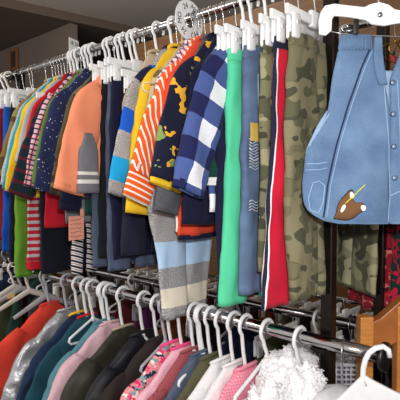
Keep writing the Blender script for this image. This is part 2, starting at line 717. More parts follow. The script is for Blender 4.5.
# ceiling with a dropped part beyond a beam
bm_ = MB()
e0, e1 = Vector((-5.84, -1.6, 0)), Vector((-4.36, 6.2, 0))
bm_.add([(e0.x, e0.y, 3.30), (3.2, -1.6, 3.30), (3.2, 6.2, 3.30), (e1.x, e1.y, 3.30), (e0.x, e0.y, 3.42), (3.2, -1.6, 3.42), (3.2, 6.2, 3.42), (e1.x, e1.y, 3.42)],
        [(0, 1, 2, 3), (7, 6, 5, 4), (0, 4, 5, 1), (1, 5, 6, 2), (2, 6, 7, 3), (3, 7, 4, 0)])
tag(bm_.build('ceiling', M_CEIL, smooth=False), kind='structure')
bm_ = MB()
bm_.add([(-8.5, -1.6, 3.20), (e0.x, e0.y, 3.20), (e1.x, e1.y, 3.20), (-8.5, 6.2, 3.20), (-8.5, -1.6, 3.42), (e0.x, e0.y, 3.42), (e1.x, e1.y, 3.42), (-8.5, 6.2, 3.42)],
        [(3, 2, 1, 0), (4, 5, 6, 7), (0, 1, 5, 4), (1, 2, 6, 5), (2, 3, 7, 6), (3, 0, 4, 7)])
tag(bm_.build('trim_1', M_BEAM, smooth=False), kind='structure')
# brown panelling of the back wall
slab('trim_2', (-3.75, 3.12, 0), (3.2, 3.198, 2.68), M_PANEL)
# framed picture far left
pf = thing('picture_frame', 'small brown framed picture on the dark far wall', 'picture frame', (-6.36, 3.19, 3.0))
m = MB()
for lo, hi in (((-.11, -.03, -.14), (-.08, 0, .14)), ((.08, -.03, -.14), (.11, 0, .14)), ((-.08, -.03, .11), (.08, 0, .14)), ((-.08, -.03, -.14), (.08, 0, -.11))):
    m.box(lo, hi, .004)
m.build('frame', wood('frame_wood', (170, 116, 60), (130, 84, 44)), pf, smooth=False)
m = MB(); m.box((-.08, -.012, -.11), (.08, -.006, .11)); m.build('picture', wall('picture_dark', (70, 58, 50), .2, 9), pf, smooth=False)

# ================================================================== THE RACK
XL, XR_T, XR_L = rx(9, D), -.12, rx(382, D)
XPOST = rx(329.5, D + .046)
rack = thing('clothes_rack', 'chrome double sided clothes rack with two hanging tiers and a dark square post', 'clothes rack', (XPOST, D, 0))
inv = Matrix.Translation((-XPOST, -D, 0))


def rpart(mb, name, mat, smooth=True, label=None):
    o = mb.build(name, mat, rack, smooth, inv)
    if label: o['label'] = label
    return o


def rail(x0, x1, y, z, r, name='rail', label=None):
    m = MB(); n = 14
    m.tube([(x0 + (x1 - x0) * k / n, y, z) for k in range(n + 1)], r, 20)
    rpart(m, name, CHROME, True, label)


def cap(x, y, z, r, sgn, mat):
    m = MB()
    m.tube([(x, y, z), (x + sgn * .006, y, z), (x + sgn * .007, y, z), (x + sgn * .016, y, z), (x + sgn * .018, y, z)], [r * 1.25, r * 1.3, r * 2.0, r * 2.0, r * 1.8], 20)
    rpart(m, 'end_cap', mat)


rail(XL, XR_T, D, ZT, RTOP, label='upper front rail')
rail(XL, XR_L, D, ZL, RLOW, label='lower front rail')
rail(-3.6, .35, DB, ZT, RTOP, label='upper back rail')
rail(-3.6, .35, DB, ZLB, RLOW, label='lower back rail')
cap(XL, D, ZT, RTOP, -1, CHROME); cap(XL, D, ZL, RLOW, -1, CHROME)
cap(XR_L, D, ZL, RLOW, 1, BLACKP)
for x in (XPOST, XL + .05):
    for y in (D + .0, DB):
        zb = .02
        m = MB()
        s = .0165
        yy = y + .046 if y == D else y - .046
        m.box((x - s, yy - s, zb), (x + s, yy + s, ZT + .03), .003)
        rpart(m, 'post', DARKSTEEL, False, 'dark square steel post')
        for z, r in ((ZT, RTOP), (ZL if y == D else ZLB, RLOW)):
            m = MB()
            ya, yb = min(yy, y), max(yy, y)
            m.box((x - .014, ya - .004, z - r - .012), (x + .014, yb + .004, z - r + .001), .002)
            m.box((x - .022, y - .016, z - r - .006), (x + .022, y + .016, z - r + .002), .002)
            rpart(m, 'bracket', DARKSTEEL, False)
    m = MB(); m.box((x - .02, D - .12, 0), (x + .02, DB + .12, .03), .004); rpart(m, 'foot', DARKSTEEL, False)
    m = MB(); m.box((x - .012, D + .05, 1.36), (x + .012, DB - .05, 1.385), .003); rpart(m, 'crossbar', DARKSTEEL, False)

# ================================================================== UPPER ROW
GT = 'clothes on the upper front rail'


def up_shirt(name, desc, cat, npx, cuff_y, hem_y, sleeves, torso=None, hw=.13, ang=18, sw=.055, kind='tube', hlabel=None, top=-.098, Z=ZT, hg=True, hsg=1, **kw):
    X = rx(npx, D - .05)
    dn = dep(X, D - hw - .06)
    dh = dep(X, D - hw)
    zc, zh = zz(cuff_y, dn), zz(hem_y, dh)
    drop = kw.pop('drop', .08)
    cl = kw.get('cuffl', .03) if kw.get('cuff') else 0
    sl = (Z + top - drop - .075 - zc - cl) / math.cos(math.radians(ang * .9))
    hl = kw.get('heml', .03) if kw.get('hem') else 0
    L = Z + top - zh - hl
    o = shirt(name, desc, cat, X, D, Z, sleeves, torso or sleeves, hw=hw, top=top, drop=drop, L=L, sl=sl, sw=sw, ang=ang, group=GT, **kw)
    if hg:
        h = hanger(hlabel or hlab('hanger holding the', desc), X, D, Z, kind, hw=hw * .84, neck=top - .010, drop=drop * .9, sg=hsg)
        FRONT.append((X, [o, h], .0125))
    else: FRONT.append((X, [o], .0125))
    return o


def up_pants(name, desc, cat, epx, hem_y, mat, w=.12, top=-.172, kind='clip', eu=None, hem_d=None, hg=True, hmat=None, yaw=0.0, hsg=1, **kw):
    X = rx(epx, D - (eu or w))
    zc = zz(hem_y, dep(X, D - w))
    cl = kw.get('cuffl', .03) if kw.get('cuff') else 0
    L = ZT + top - zc - cl
    o = pants(name, desc, cat, X, D, ZT, mat, w=w, top=top, L=L, group=GT, yaw=yaw, **kw)
    if hg:
        h = hanger(hlab('clip hanger holding the', desc), X, D, ZT, kind, hw=w + .01, clipu=w - .025, neck=top + .07, mat=hmat, yaw=yaw, sg=hsg)
        FRONT.append((X, [o, h], .0135))
    return o


NAVY = (30, 34, 62)
f_navy = fabric('navy_cotton', solid((20, 22, 50)))
f_dnavy = fabric('dark_navy_velvet', solid((16, 18, 34)), bump=.2)
f_black = fabric('black_cotton', solid((20, 20, 26)))
f_red = fabric('red_jersey', solid((190, 26, 44)))
f_blue = fabric('blue_jersey', solid((18, 76, 170)))
f_teal = fabric('teal_jersey', solid((34, 150, 170)))
f_yel = fabric('yellow_jersey', solid((232, 190, 40)))
f_hgrey = fabric('heather_grey', heather((150, 152, 160), (196, 198, 204)))
f_dgrey = fabric('charcoal_knit', heather((52, 54, 60), (106, 108, 114)))
f_white = fabric('white_cotton', solid((226, 226, 226)))
f_dgreen = fabric('dark_green_jersey', solid((16, 62, 50)))
f_olive = fabric('olive_green_knit', solid((92, 122, 58)))
f_green = fabric('bright_green_cotton', solid((98, 150, 44)))
f_salmon = fabric('salmon_fleece', solid((246, 150, 112)), var=.05)
f_tan = fabric('tan_cotton', solid((190, 170, 140)))
f_denim = fabric('mid_blue_denim', denim((40, 62, 98), (96, 126, 164)), nscale=420)
f_ddenim = fabric('dark_denim', denim((22, 31, 56), (46, 64, 96)), nscale=420)
f_ldenim = fabric('light_denim', denim((54, 86, 126), (104, 138, 172)), nscale=300, var=.16, big=22)
f_camo_a = fabric('olive_brown_camo', camo((128, 112, 58), (92, 70, 36), (150, 138, 84), sc=9))
f_camo_g = fabric('green_camo', camo((112, 112, 84), (80, 80, 60), (146, 142, 112), (60, 60, 48), sc=16), big=8)
f_camo_l = fabric('pale_camo', camo((122, 116, 90), (86, 86, 64), (106, 102, 78), (70, 70, 54), sc=15), big=8)
f_seafoam = fabric('sea_green_twill', solid((84, 200, 154)), var=.05)
f_cream = fabric('cream_knit', solid((222, 214, 196)))

# --- far end of the rail (left of photo)
up_pants('pants', 'dark red pants at the far left end of the upper rail', 'pants', -2, 240, fabric('maroon', solid((130, 28, 38))), w=.11)
up_pants('pants', 'bright blue pants on a white clip hanger at the far left', 'pants', 4, 252, f_blue, w=.11)
up_pants('pants', 'dark navy pants between the blue pants and the olive camouflage shirt', 'pants', 11, 262, f_dnavy, w=.11)
up_shirt('long_sleeve_shirt', 'olive and brown camouflage long sleeve shirt with its neckband on show at far left', 'shirt', 48, 178, 196, f_camo_a, hw=0.143, ang=20, kind='wire')
up_pants('pants', 'bright green pants hanging below the yellow shirt at left', 'pants', 16, 278, f_green, w=.10, top=-.24)
up_shirt('long_sleeve_shirt', 'light heather grey long sleeve shirt between camouflage and teal shirts', 'shirt', 51, 187, 190, f_hgrey, hw=0.139, kind='wire')
up_shirt('long_sleeve_shirt', 'teal long sleeve shirt showing as a thin strip beside the yellow one', 'shirt', 53, 191, 190, f_teal, hw=0.139, kind='wire')
up_shirt('long_sleeve_shirt', 'mustard yellow long sleeve shirt left of the red sweater', 'shirt', 56, 193, 198, f_yel, hw=0.139, kind='wire')
up_shirt('long_sleeve_shirt', 'pale grey long sleeve shirt between yellow shirt and red sweater', 'shirt', 59, 165, 190, fabric('pale_grey', solid((178, 180, 182))), hw=0.134, kind='wire')
up_pants('leggings', 'red and grey striped leggings with a red hem band', 'leggings', 29, 270, fabric('red_grey_stripes', repeat(.030, [(0, (186, 34, 50)), (.55, (186, 182, 184))])), w=.10, top=-.24, cuff=f_red, cuffl=.035)
s = up_shirt('sweater', 'red sweater with a deep red hem left of the dark green plaid shirt', 'sweater', 61.5, 182, 228, f_red, torso=fabric('red_torso', bands([(0, (190, 26, 44)), (.415, (214, 220, 232)), (.47, (190, 26, 44))], 1.0)), hw=0.139, ang=17)
up_shirt('flannel_shirt', 'dark green plaid flannel shirt in front of the red sweater', 'shirt', 70, 196, 190, fabric('green_plaid', thincheck(.045, (18, 48, 42), (30, 34, 66), (90, 30, 44))), hw=0.11, ang=26, sw=.06)
up_shirt('long_sleeve_shirt', 'thin pink and red plaid shirt between dark green plaid and olive shirts', 'shirt', 71.5, 188, 185, fabric('pink_plaid', thincheck(.02, (220, 180, 190), (170, 40, 70), (60, 50, 80))), hw=0.126)
up_shirt('sweater', 'olive green knit sweater left of the navy dotted shirt', 'sweater', 74.5, 186, 190, f_olive, hw=0.130, ang=17)
up_pants('pants', 'dark navy velvet pants hanging below the shirts at left', 'pants', 40, 275, f_dnavy, w=.15, top=-.24, gap=.0, flare=0)
up_shirt('long_sleeve_shirt', 'grey long sleeve shirt whose hem hangs above the navy velvet pants', 'shirt', 76, 180, 223, fabric('mid_grey', heather((116, 118, 124), (140, 142, 148))), hw=0.126, ang=10)
up_shirt('long_sleeve_shirt', 'navy long sleeve shirt sprinkled with small white dots', 'shirt', 83, 192, 196, fabric('navy_white_dots', dots((38, 46, 84), (220, 224, 232), 75, .15)), hw=0.139, ang=17, sw=.062, cuff=fabric('navy_white_dots', solid((0, 0, 0))), cuffl=.012)
up_shirt('jacket', 'thin dark brown camouflage jacket behind the salmon fleece', 'jacket', 99, 196, 198, fabric('brown_camo', camo((84, 78, 52), (52, 44, 32), (110, 98, 66), sc=14)), hw=0.130, ang=17)
up_shirt('sweatshirt', 'dark green sweatshirt with navy cuffs below the salmon fleece', 'sweatshirt', 103, 211, 214, f_navy, torso=fabric('green_navy_torso', repeat(.085, [(0, (16, 62, 50)), (.62, (26, 32, 60))])), hw=0.126, ang=12, cuff=f_navy)
sal = up_shirt('fleece_sweatshirt', 'salmon fleece sweatshirt with a grey layered sleeve', 'sweatshirt', 109, 192, 190, f_salmon, hw=0.139, ang=20, sw=.07, drop=.09, collar=f_salmon, th=.016)
f_gsl = fabric('grey_two_stripes', bands([(0, (122, 122, 128)), (.137, (232, 228, 222)), (.150, (122, 122, 128)), (.166, (232, 228, 222)), (.179, (122, 122, 128))], .6), var=.06)
o, _ = sleeve('layered_sleeve', [(.165, -.37, .018, .004), (.165, -.42, .038, .012), (.168, -.50, .044, .013), (.168, -.585, .046, .012)], f_gsl, sal, 77, off=.024)
o['label'] = 'grey layered sleeve with two white stripes'
up_pants('leggings', 'narrow leggings with black, white and brown stripes beside the navy velvet pants', 'leggings', 72, 274, fabric('multi_stripes', repeat(.022, [(0, (24, 26, 44)), (.4, (226, 226, 230)), (.62, (140, 100, 66)), (.78, (226, 226, 230))], .35, 1)), w=.05, top=-.25)
up_pants('jeans', 'dark blue jeans right of the salmon fleece', 'jeans', 94, 268, f_ddenim, w=.115, flare=0)
up_pants('pants', 'black pants between dark jeans and navy pants', 'pants', 101, 258, f_black, w=.115, kind='pclip')
up_pants('jeans', 'indigo jeans whose faded hem shows under the navy pants', 'jeans', 108, 272, fabric('indigo_denim', denim((26, 32, 64), (60, 80, 116)), nscale=420), w=.12, flare=.0, kind='pclip')
up_pants('sweatpants', 'wide navy sweatpants left of the grey and blue striped sweater', 'pants', 110, 260, f_navy, w=.125, flare=-.01, kind='pclip')
up_shirt('long_sleeve_shirt', 'tan long sleeve shirt peeking out left of the striped sweater', 'shirt', 148, 150, 190, f_tan, hw=0.101, ang=4, sw=.045)
f_bl = fabric('grey_blue_bands', heatherbands([(0, (30, 34, 66)), (.07, (160, 160, 160)), (.16, (28, 92, 206)), (.235, (160, 160, 160)), (.315, (30, 160, 220)), (.39, (150, 150, 150))], .7, (1, 3, 5)))
up_shirt('knit_sweater', 'knit sweater with wide heather grey, royal blue and cyan bands', 'sweater', 164, 196, 214, f_bl, hw=0.134, ang=19, sw=.062, fold=.004)
up_shirt('long_sleeve_shirt', 'mustard yellow long sleeve shirt right of the blue banded sweater', 'shirt', 172, 214, 226, f_yel, hw=0.12, ang=11, sw=.055, kind='top')
up_pants('pants', 'dark slate pants below the yellow shirt right of the indigo jeans', 'pants', 124, 256, fabric('slate', solid((28, 33, 52))), w=.11, top=-.22)
up_shirt('long_sleeve_shirt', 'tan printed long sleeve shirt between yellow and checked shirts', 'shirt', 178, 172, 210, fabric('tan_print', blobs((196, 172, 128), [(120, 92, 60)], 30, .6)), hw=0.126, ang=10, kind='wire')
up_shirt('long_sleeve_shirt', 'small red, white and blue checked shirt left of the orange striped one', 'shirt', 181.5, 176, 212, fabric('rwb_check', thincheck(.016, (226, 222, 228), (176, 60, 84), (60, 70, 140))), hw=0.126, ang=10, kind='wire')
f_or = fabric('orange_white_stripes', repeat(.019, [(0, (236, 96, 40)), (.68, (246, 236, 224))], .8, .6), var=.05)
f_or2 = fabric('orange_white_rows', repeat(.017, [(0, (236, 96, 40)), (.68, (246, 236, 224))], 0, 1), var=.05)
up_shirt('striped_shirt', 'orange and white diagonally striped long sleeve shirt', 'shirt', 194, 201, 234, f_or, torso=fabric('orange_white_vertical', repeat(.013, [(0, (236, 96, 40)), (.55, (246, 236, 224))], 1, 0)), hw=0.12, ang=29, sw=.062, cuff=f_or2, cuffl=.075, kind='top', hem=fabric('orange_hem', solid((228, 78, 40))), heml=.006)
up_pants('romper', 'striped knit pants in grey, pale blue and cream below the shirts', 'pants', 147, 326, fabric('pale_bands', heatherbands([(0, (150, 150, 150)), (.735, (176, 206, 236)), (.825, (140, 140, 146)), (.89, (222, 214, 196)), (.955, (150, 150, 150))], 1.1, (0, 2, 4))), w=.17, top=-.26, hip=.3, flare=-0.05, gap=.0, kind='wire', legw=0.82)
up_shirt('sweater', 'red orange sweater with a navy hem below the charcoal sleeve', 'sweater', 198, 205, 241, fabric('red_orange', solid((222, 74, 48))), hw=0.126, ang=8, hem=f_navy, heml=.012, hg=True, kind='wire')
up_shirt('cardigan', 'charcoal knit cardigan showing below the navy printed shirt', 'cardigan', 199, 212, 214, f_dgrey, hw=0.1, ang=17, sw=.058, kind='wire')
f_dino = fabric('navy_yellow_print', blobs((24, 26, 50), [(234, 174, 48), (130, 150, 84)], 17, .615))
up_shirt('printed_shirt', 'dark navy shirt printed with yellow and green animals and a yellow cuff edge', 'shirt', 208, 188, 205, f_dino, hw=0.13, ang=22, sw=0.075, cuff=f_yel, cuffl=.016, kind='wire', drop=.09)
up_shirt('sweatshirt', 'navy sweatshirt behind the dark green shirt with white trim', 'sweatshirt', 215, 225, 225, f_navy, hw=0.109, ang=6, sw=.05, kind='wire')
f_plaid = fabric('blue_white_plaid', check(.12, (232, 234, 242), (70, 88, 146), (28, 32, 78)), var=.12, nscale=200)
pls = up_shirt('flannel_shirt', 'blue and white buffalo plaid flannel shirt with a dark collar', 'shirt', 227, 192, 212, f_plaid, hw=0.134, ang=24, sw=0.068, collar=f_navy, th=.017, drop=.085, kind='wire', soff=0.03)
up_pants('pants', 'navy pants between the blue plaid shirt and the sea green pants', 'pants', 221, 305, f_navy, w=.13, flare=.0, kind='pclip')
gp = up_pants('pants', 'sea green pants with an elastic waist', 'pants', 227, 306, f_seafoam, w=.12, flare=.03, gap=0, th=.018, kind='pclip')
jp = up_pants('jeans', 'ripped blue jeans with a yellow tag on the thigh', 'jeans', 243, 295, f_denim, w=.115, flare=.01, th=.018, kind='pclip')
up_pants('pants', 'slim green camouflage pants between ripped jeans and red striped pants', 'pants', 261, 272, f_camo_g, w=.12, flare=.005)
f_rs = fabric('red_navy_side', across([(-.07, (206, 28, 56)), (-.07, (206, 28, 56)), (.012, (206, 28, 56)), (.0535, (236, 236, 240)), (.0575, (30, 32, 56))], .07), var=.05)
rp = up_pants('track_pants', 'red track pants with a navy and white side stripe', 'pants', 272, 308, f_rs, w=.13, flare=.045, th=.012)
up_pants('pants', 'wide green camouflage pants left of the denim overalls', 'pants', 287, 304, f_camo_l, w=.135, flare=-0.02, th=.02, fold=.007)

o = cloth_loft('layered_shirt', [(-.33, .03, .02, .004), (-.40, .07, .05, .008), (-.50, .11, .085, .008), (-.535, .115, .09, .008)], f_dgreen, pls, 41, off=.017, hem=False)
o['label'] = 'dark green layered shirt tail'
o = cloth_loft('trim', [(-.533, .115, .09, .009), (-.556, .117, .092, .008)], f_white, pls, 41, off=.017, cap=False)
o['label'] = 'white trim'

spread(FRONT, 0)
bpy.context.view_layer.update()

# details on the pants
m = MB(); m.box((.0225, -.112, -.435), (.024, -.062, -.385), .0004)
o = m.build('price_tag', plastic('yellow_card', (232, 196, 104), .6), jp, False); o['label'] = 'yellow price tag'
for i, z in enumerate((-.43, -.46, -.485, -.60)):
    m = MB()
    for q in range(4):
        m.tube([(.0215, -.07 - .009 * k, z - .008 * q + .004 * math.sin(k * 1.3 + i)) for k in range(6)], .0013, 5)
    m.build('frayed_rip', fabric('frayed_threads', solid((206, 214, 226))), jp)
m = MB(); m.tube([(.022, -.045, -.25), (.022, -.047, -.35), (.022, -.075, -.35), (.022, -.077, -.25), (.022, -.045, -.25)], .0012, 5)
m.build('pocket_stitching', fabric('pale_thread', solid((170, 186, 206))), jp)

# ---------------------------------------------------------------- overalls, facing the camera
hx = rx(376.8, D - .02)
A = math.atan2(RT.y, RT.x)
dpt = dep(hx, D - .02)
ovZ = ZT
ov = thing('denim_overalls', 'light blue denim overalls with a brown embroidered animal near the hem', 'overalls', (hx, D - .02, ZT), A, GT)
DO = dpt - .012


def pl(px, py):
    """photo column and row to the plane of the overalls (x along the bar, z)"""
    return ((px - 379) * DO / F, zz(py, DO) - ZT)


def panel(name, table, mat, parent, y0, th, seed=0, N=26, amp=.006):
    """table rows (py, left px, right px) -> thick cloth panel facing -y"""
    V, Fc, U = [], [], []
    rows = []
    for i in range(len(table) - 1):
        a, b = table[i], table[i + 1]
        n = max(1, int(abs(b[0] - a[0]) / 4))
        for k in range(n):
            g = k / n
            rows.append(tuple(a[q] + (b[q] - a[q]) * g for q in range(3)))
    rows.append(table[-1])
    for _ in range(2):
        Q = rows[:]
        for i in range(1, len(rows) - 1):
            Q[i] = (rows[i][0],) + tuple((rows[i - 1][q] + 2 * rows[i][q] + rows[i + 1][q]) / 4 for q in (1, 2))
        rows = Q
    nr = len(rows)
    for side in (0, 1):
        for (py, l, r) in rows:
            for j in range(N):
                g = j / (N - 1)
                px = l + (r - l) * g
                x, z = pl(px, py)
                e = math.sqrt(max(0, 1 - (2 * g - 1) ** 6))
                fr = (rows.index((py, l, r))) / (nr - 1)
                ez = math.sqrt(max(0, 1 - fr ** 14))
                w = amp * (math.sin(x * 55 + z * 7 + seed) * .5 + math.sin(x * 27 - z * 12 + seed * 2) * .6) * min(1, .25 + 2 * fr) + .012 * noise.noise(Vector((x * 9, z * 7, seed))) * fr
                y = y0 - w + (-(th * e * ez) * .5 if side == 0 else th * e * ez * .5)
                V.append((x, y, z)); U.append((x, -z))
    o = nr * N
    for i in range(nr - 1):
        for j in range(N - 1):
            a = i * N + j
            Fc.append((a, a + N, a + N + 1, a + 1))
            Fc.append((o + a, o + a + 1, o + a + N + 1, o + a + N))
    for i in range(nr - 1):
        Fc.append((i * N, o + i * N, o + (i + 1) * N, (i + 1) * N))
        b = i * N + N - 1
        Fc.append((b, b + N, o + b + N, o + b))
    for j in range(N - 1):
        Fc.append((j, j + 1, o + j + 1, o + j))
        b = (nr - 1) * N + j
        Fc.append((b, o + b, o + b + 1, b + 1))
    return mesh(name, V, Fc, mat, parent, U)


LEFT = [(50, 337, 377), (60, 335, 378), (80, 331, 382), (100, 329, 387), (116, 327, 389), (132, 317, 389), (148, 307, 389), (166, 304, 389), (186, 302, 389), (205, 304, 389), (215, 310, 389), (221, 322, 389), (224, 340, 389)]
back = [(70, 345, 433), (100, 336, 442), (120, 322, 456), (148, 309, 469), (186, 305, 473), (205, 307, 471), (216, 316, 462), (222, 340, 440)]
panel('front_panel', LEFT, f_ldenim, ov, -.014, .016, 1)
RIGHT = [(46, 402, 436), (60, 396, 438), (80, 388, 442), (100, 389, 445), (116, 389, 447), (132, 389, 458), (148, 389, 471), (186, 389, 476), (205, 389, 474), (215, 389, 468), (221, 389, 456), (224, 389, 440)]
panel('front_panel', RIGHT, f_ldenim, ov, -.014, .016, 3)
panel('back_panel', back, fabric('denim_inside', denim((132, 160, 196), (170, 192, 220)), nscale=420), ov, .012, .014, 5)
panel('waistband', [(38, 338, 369), (46, 337, 370), (54, 336, 370)], f_ldenim, ov, -.016, .022, 8, amp=.002)
m = MB()
for k in range(9):
    x0, z0 = pl(339.5 + 3.5 * k, 40); x1, z1 = pl(339 + 3.6 * k, 53)
    m.tube([(x0, -.027, z0), (x1, -.028, z1)], .0022, 6)
m.build('gathers', f_ldenim, ov)
f_thr = fabric('white_thread', solid((142, 172, 206)))
f_thrd = fabric('dark_thread', solid((34, 48, 80)))


def stitch(pts, r, mat, name='seam', y=-.026):
    P = []
    for i in range(len(pts) - 1):
        for k in range(6):
            g = k / 6
            P.append((pts[i][0] + (pts[i + 1][0] - pts[i][0]) * g, pts[i][1] + (pts[i + 1][1] - pts[i][1]) * g))
    P.append(pts[-1])
    m = MB()
    Q = []
    dg = bpy.context.evaluated_depsgraph_get()
    for p in P:
        x, z = pl(*p)
        yy = y
        best = None
        for o in (o_ for o_ in ov.children if o_.name.startswith('front_panel')):
            ok, loc, nrm, idx = o.ray_cast(Vector((x, -.2, z)), Vector((0, 1, 0)))
            if ok and (best is None or loc.y < best): best = loc.y
        if best is not None: yy = best - r * .3
        Q.append((x, yy, z))
    for _ in range(2):
        Q = [Q[0]] + [(Q[i][0], (Q[i - 1][1] + 2 * Q[i][1] + Q[i + 1][1]) / 4, Q[i][2]) for i in range(1, len(Q) - 1)] + [Q[-1]]
    m.tube(Q, r, 6)
    return m.build(name, mat, ov)


bpy.context.view_layer.update()
stitch([(367, 52), (359, 70), (347, 105), (336, 145), (327, 185), (323, 217)], .0022, f_thrd)
stitch([(370, 52), (362, 71), (350, 106), (339, 146), (330, 186), (326, 218)], .0011, f_thr)
stitch([(306, 164), (318, 164), (328, 162)], .0011, f_thr)
stitch([(305, 170), (318, 170), (327, 168)], .0009, f_thr)
stitch([(312, 183), (308, 198), (310, 210), (318, 213), (322, 203), (324, 186), (318, 181), (312, 183)], .0012, f_thr, 'pocket')
stitch([(382, 82), (384, 110), (388, 150), (390, 196), (388, 222)], .0011, f_thr)
stitch([(395, 82), (397, 112), (398, 140), (401, 175)], .0011, f_thr)
stitch([(329, 114), (319, 130), (308, 147)], .0016, f_thr)
stitch([(390, 196), (396, 192), (404, 191)], .0016, f_thr)
m = MB()
for py in (84, 115, 147, 178):
    x, z = pl(390.5 + (py - 84) * .03, py)
    b = MB()
    yy = -.03
    for o in (o_ for o_ in ov.children if o_.name.startswith('front_panel')):
        ok, loc, nrm, idx = o.ray_cast(Vector((x + .003, -.2, z)), Vector((0, 1, 0)))
        if ok: yy = min(loc.y, yy) if yy > -.0299 else loc.y
    b.tube([(x, yy + .002, z), (x, yy - .003, z), (x, yy - .004, z)], [.0062, .0062, .004], 14)
    o = b.build('button', metal('silver_button', (130, 146, 170), .45), ov)
    o['label'] = 'silver snap button'


def patch(name, pts, mat, parent, thick=.0022, lift=0.0):
    V, Fc = [], []
    n = len(pts)
    cx = sum(p[0] for p in pts) / n; cy = sum(p[1] for p in pts) / n
    rings = [(1.0, .0), (.97, 1.0), (.5, 1.25)]
    for f, h in rings:
        for p in pts:
            px, py = cx + (p[0] - cx) * f, cy + (p[1] - cy) * f
            x, z = pl(px, py - 4)
            yy = -.024
            for o in (o_ for o_ in ov.children if o_.name.startswith('front_panel')):
                ok, loc, nrm, idx = o.ray_cast(Vector((x, -.2, z)), Vector((0, 1, 0)))
                if ok: yy = loc.y
            V.append((x, yy - thick * h - lift + .0006, z))
    for r in range(2):
        for i in range(n):
            j = (i + 1) % n
            Fc.append((r * n + i, r * n + j, (r + 1) * n + j, (r + 1) * n + i))
    Fc.append(tuple(2 * n + i for i in range(n)))
    return mesh(name, V, Fc, mat, parent, [(v[0], v[2]) for v in V])


def smooth_poly(p, it=2):
    for _ in range(it):
        q = []
        for i in range(len(p)):
            a, b = p[i], p[(i + 1) % len(p)]
            q += [(a[0] * .75 + b[0] * .25, a[1] * .75 + b[1] * .25), (a[0] * .25 + b[0] * .75, a[1] * .25 + b[1] * .75)]
        p = q
    return p


f_brn = fabric('brown_embroidery', solid((112, 78, 50)), nscale=700)
f_emw = fabric('white_embroidery', solid((240, 238, 232)))
body = smooth_poly([(333, 222), (336, 218), (337, 210), (340, 204), (345, 199), (348, 195), (351.5, 194), (353, 198), (352, 203), (354, 207), (358, 206), (363, 208), (362, 214), (357, 217), (354, 221), (347, 224), (340, 223)], 1)
dark = [(348 + (x - 348) * 1.07, 210 + (y - 210) * 1.08) for x, y in body]
f_brd = fabric('dark_outline_thread', solid((38, 28, 26)), nscale=700)
emb = patch('embroidered_animal', dark, f_brd, ov, .0016)
patch('body', body, f_brn, emb, .0022, .0008)
emb['label'] = 'brown embroidered animal with white paws and a yellow stick'
patch('paw', smooth_poly([(349, 196), (351.5, 195.5), (353.5, 201), (350.5, 203), (348.5, 200)]), f_emw, emb, .002, .0030)
patch('paw', smooth_poly([(359, 209), (363, 208.5), (364, 213), (361, 215.5), (359, 212)]), f_emw, emb, .002, .0030)
patch('muzzle', smooth_poly([(343, 208), (345.5, 209), (344, 213.5), (341, 217), (339.5, 215), (341, 211)]), f_emw, emb, .002, .0032)
q = []
for k in range(9):
    x, z = pl(344 + 19.5 * k / 8, 203.5 - 19 * k / 8)
    q.append((x, -.033, z))
for i, p in enumerate(q):
    for o in (o_ for o_ in ov.children if o_.name.startswith('front_panel')):
        ok, loc, nrm, idx = o.ray_cast(Vector((p[0], -.2, p[2])), Vector((0, 1, 0)))
        if ok: q[i] = (p[0], loc.y - (.0062 if i < 5 else .0014), p[2])
m = MB(); m.tube(q, .0013, 6); m.build('stick', fabric('yellow_thread', solid((210, 206, 60))), emb)

panel('strap', [(40, 371, 379), (52, 370, 380), (70, 371, 382), (86, 376, 385)], f_ldenim, ov, -.022, .012, 4, N=14, amp=.003)

# hanger of the overalls: flat white bar with turned down ends
oh = thing('clip_hanger', 'large flat white hanger with metal clips holding the denim overalls', 'hanger', (hx, D - .02, ZT), A, 'hangers on the upper rail')
bar = [(321, 12), (325, 6.5), (334, 4.6), (350, 6.5), (364, 8), (370, 5), (379, 3), (388, 5.5), (394, 10), (410, 13), (424, 13), (434, 15), (438, 20), (438, 40), (431, 40), (430, 26), (420, 23), (408, 22.5), (392, 25), (384, 26.5), (372, 25), (366, 21), (350, 18), (334, 16.5), (332, 20), (331.5, 31), (326, 36), (319.5, 35), (318.5, 22)]
m = MB(); m.prism([pl(*p) for p in bar], -.004, .004)
bmx = m.build('bar', WHITE, oh, False)
md = bmx.modifiers.new('bevel', 'BEVEL'); md.width = .0018; md.segments = 2; md.limit_method = 'ANGLE'
m = MB(); m.tube([pl(379, 16)[0:1] + (-.005, pl(379, 16)[1]), pl(379, 16)[0:1] + (-.008, pl(379, 16)[1])], .006, 14); m.build('rivet', STEEL, oh)
x0, z0 = pl(328, 31); x1, z1 = pl(432, 37)
m = MB(); m.tube([(x0, 0, z0), (x0 + .03, -.004, z0 - .008), (x1 - .03, -.004, z1 - .004), (x1, 0, z1)], .0017, 8); m.build('wire_bar', STEEL, oh)
zt = pl(379, 10)[1]
hk = MB(); P = hook_pts(RTOP, .002, .021, zt, 1)
hk.tube([Vector((p.y * math.cos(0), p.x, p.z)) for p in P], .002, 8)
hk.build('hook', STEEL, oh)
for px in (352, 418):
    x, z = pl(px, 32)
    m = MB(); m.box((x - .0065, -.034, z - .016), (x + .0065, -.029, z + .020), .002); m.box((x - .0065, .006, z - .016), (x + .0065, .010, z + .020), .002)
    m.tube([(x, -.031, z - .002), (x, .009, z - .002)], .004, 8)
    m.build('clip', BLACKP, oh)
    m = MB()
    m.tube([(x - .022 + .008 * math.cos(a * .7), -.02, z + .002 + .008 * math.sin(a * .7)) for a in range(9)], .0018, 6)
    m.tube([(x - .022, -.026, z - .006), (x - .004, -.026, z - .006)], .003, 6)
    m.build('clip_spring', STEEL, oh)

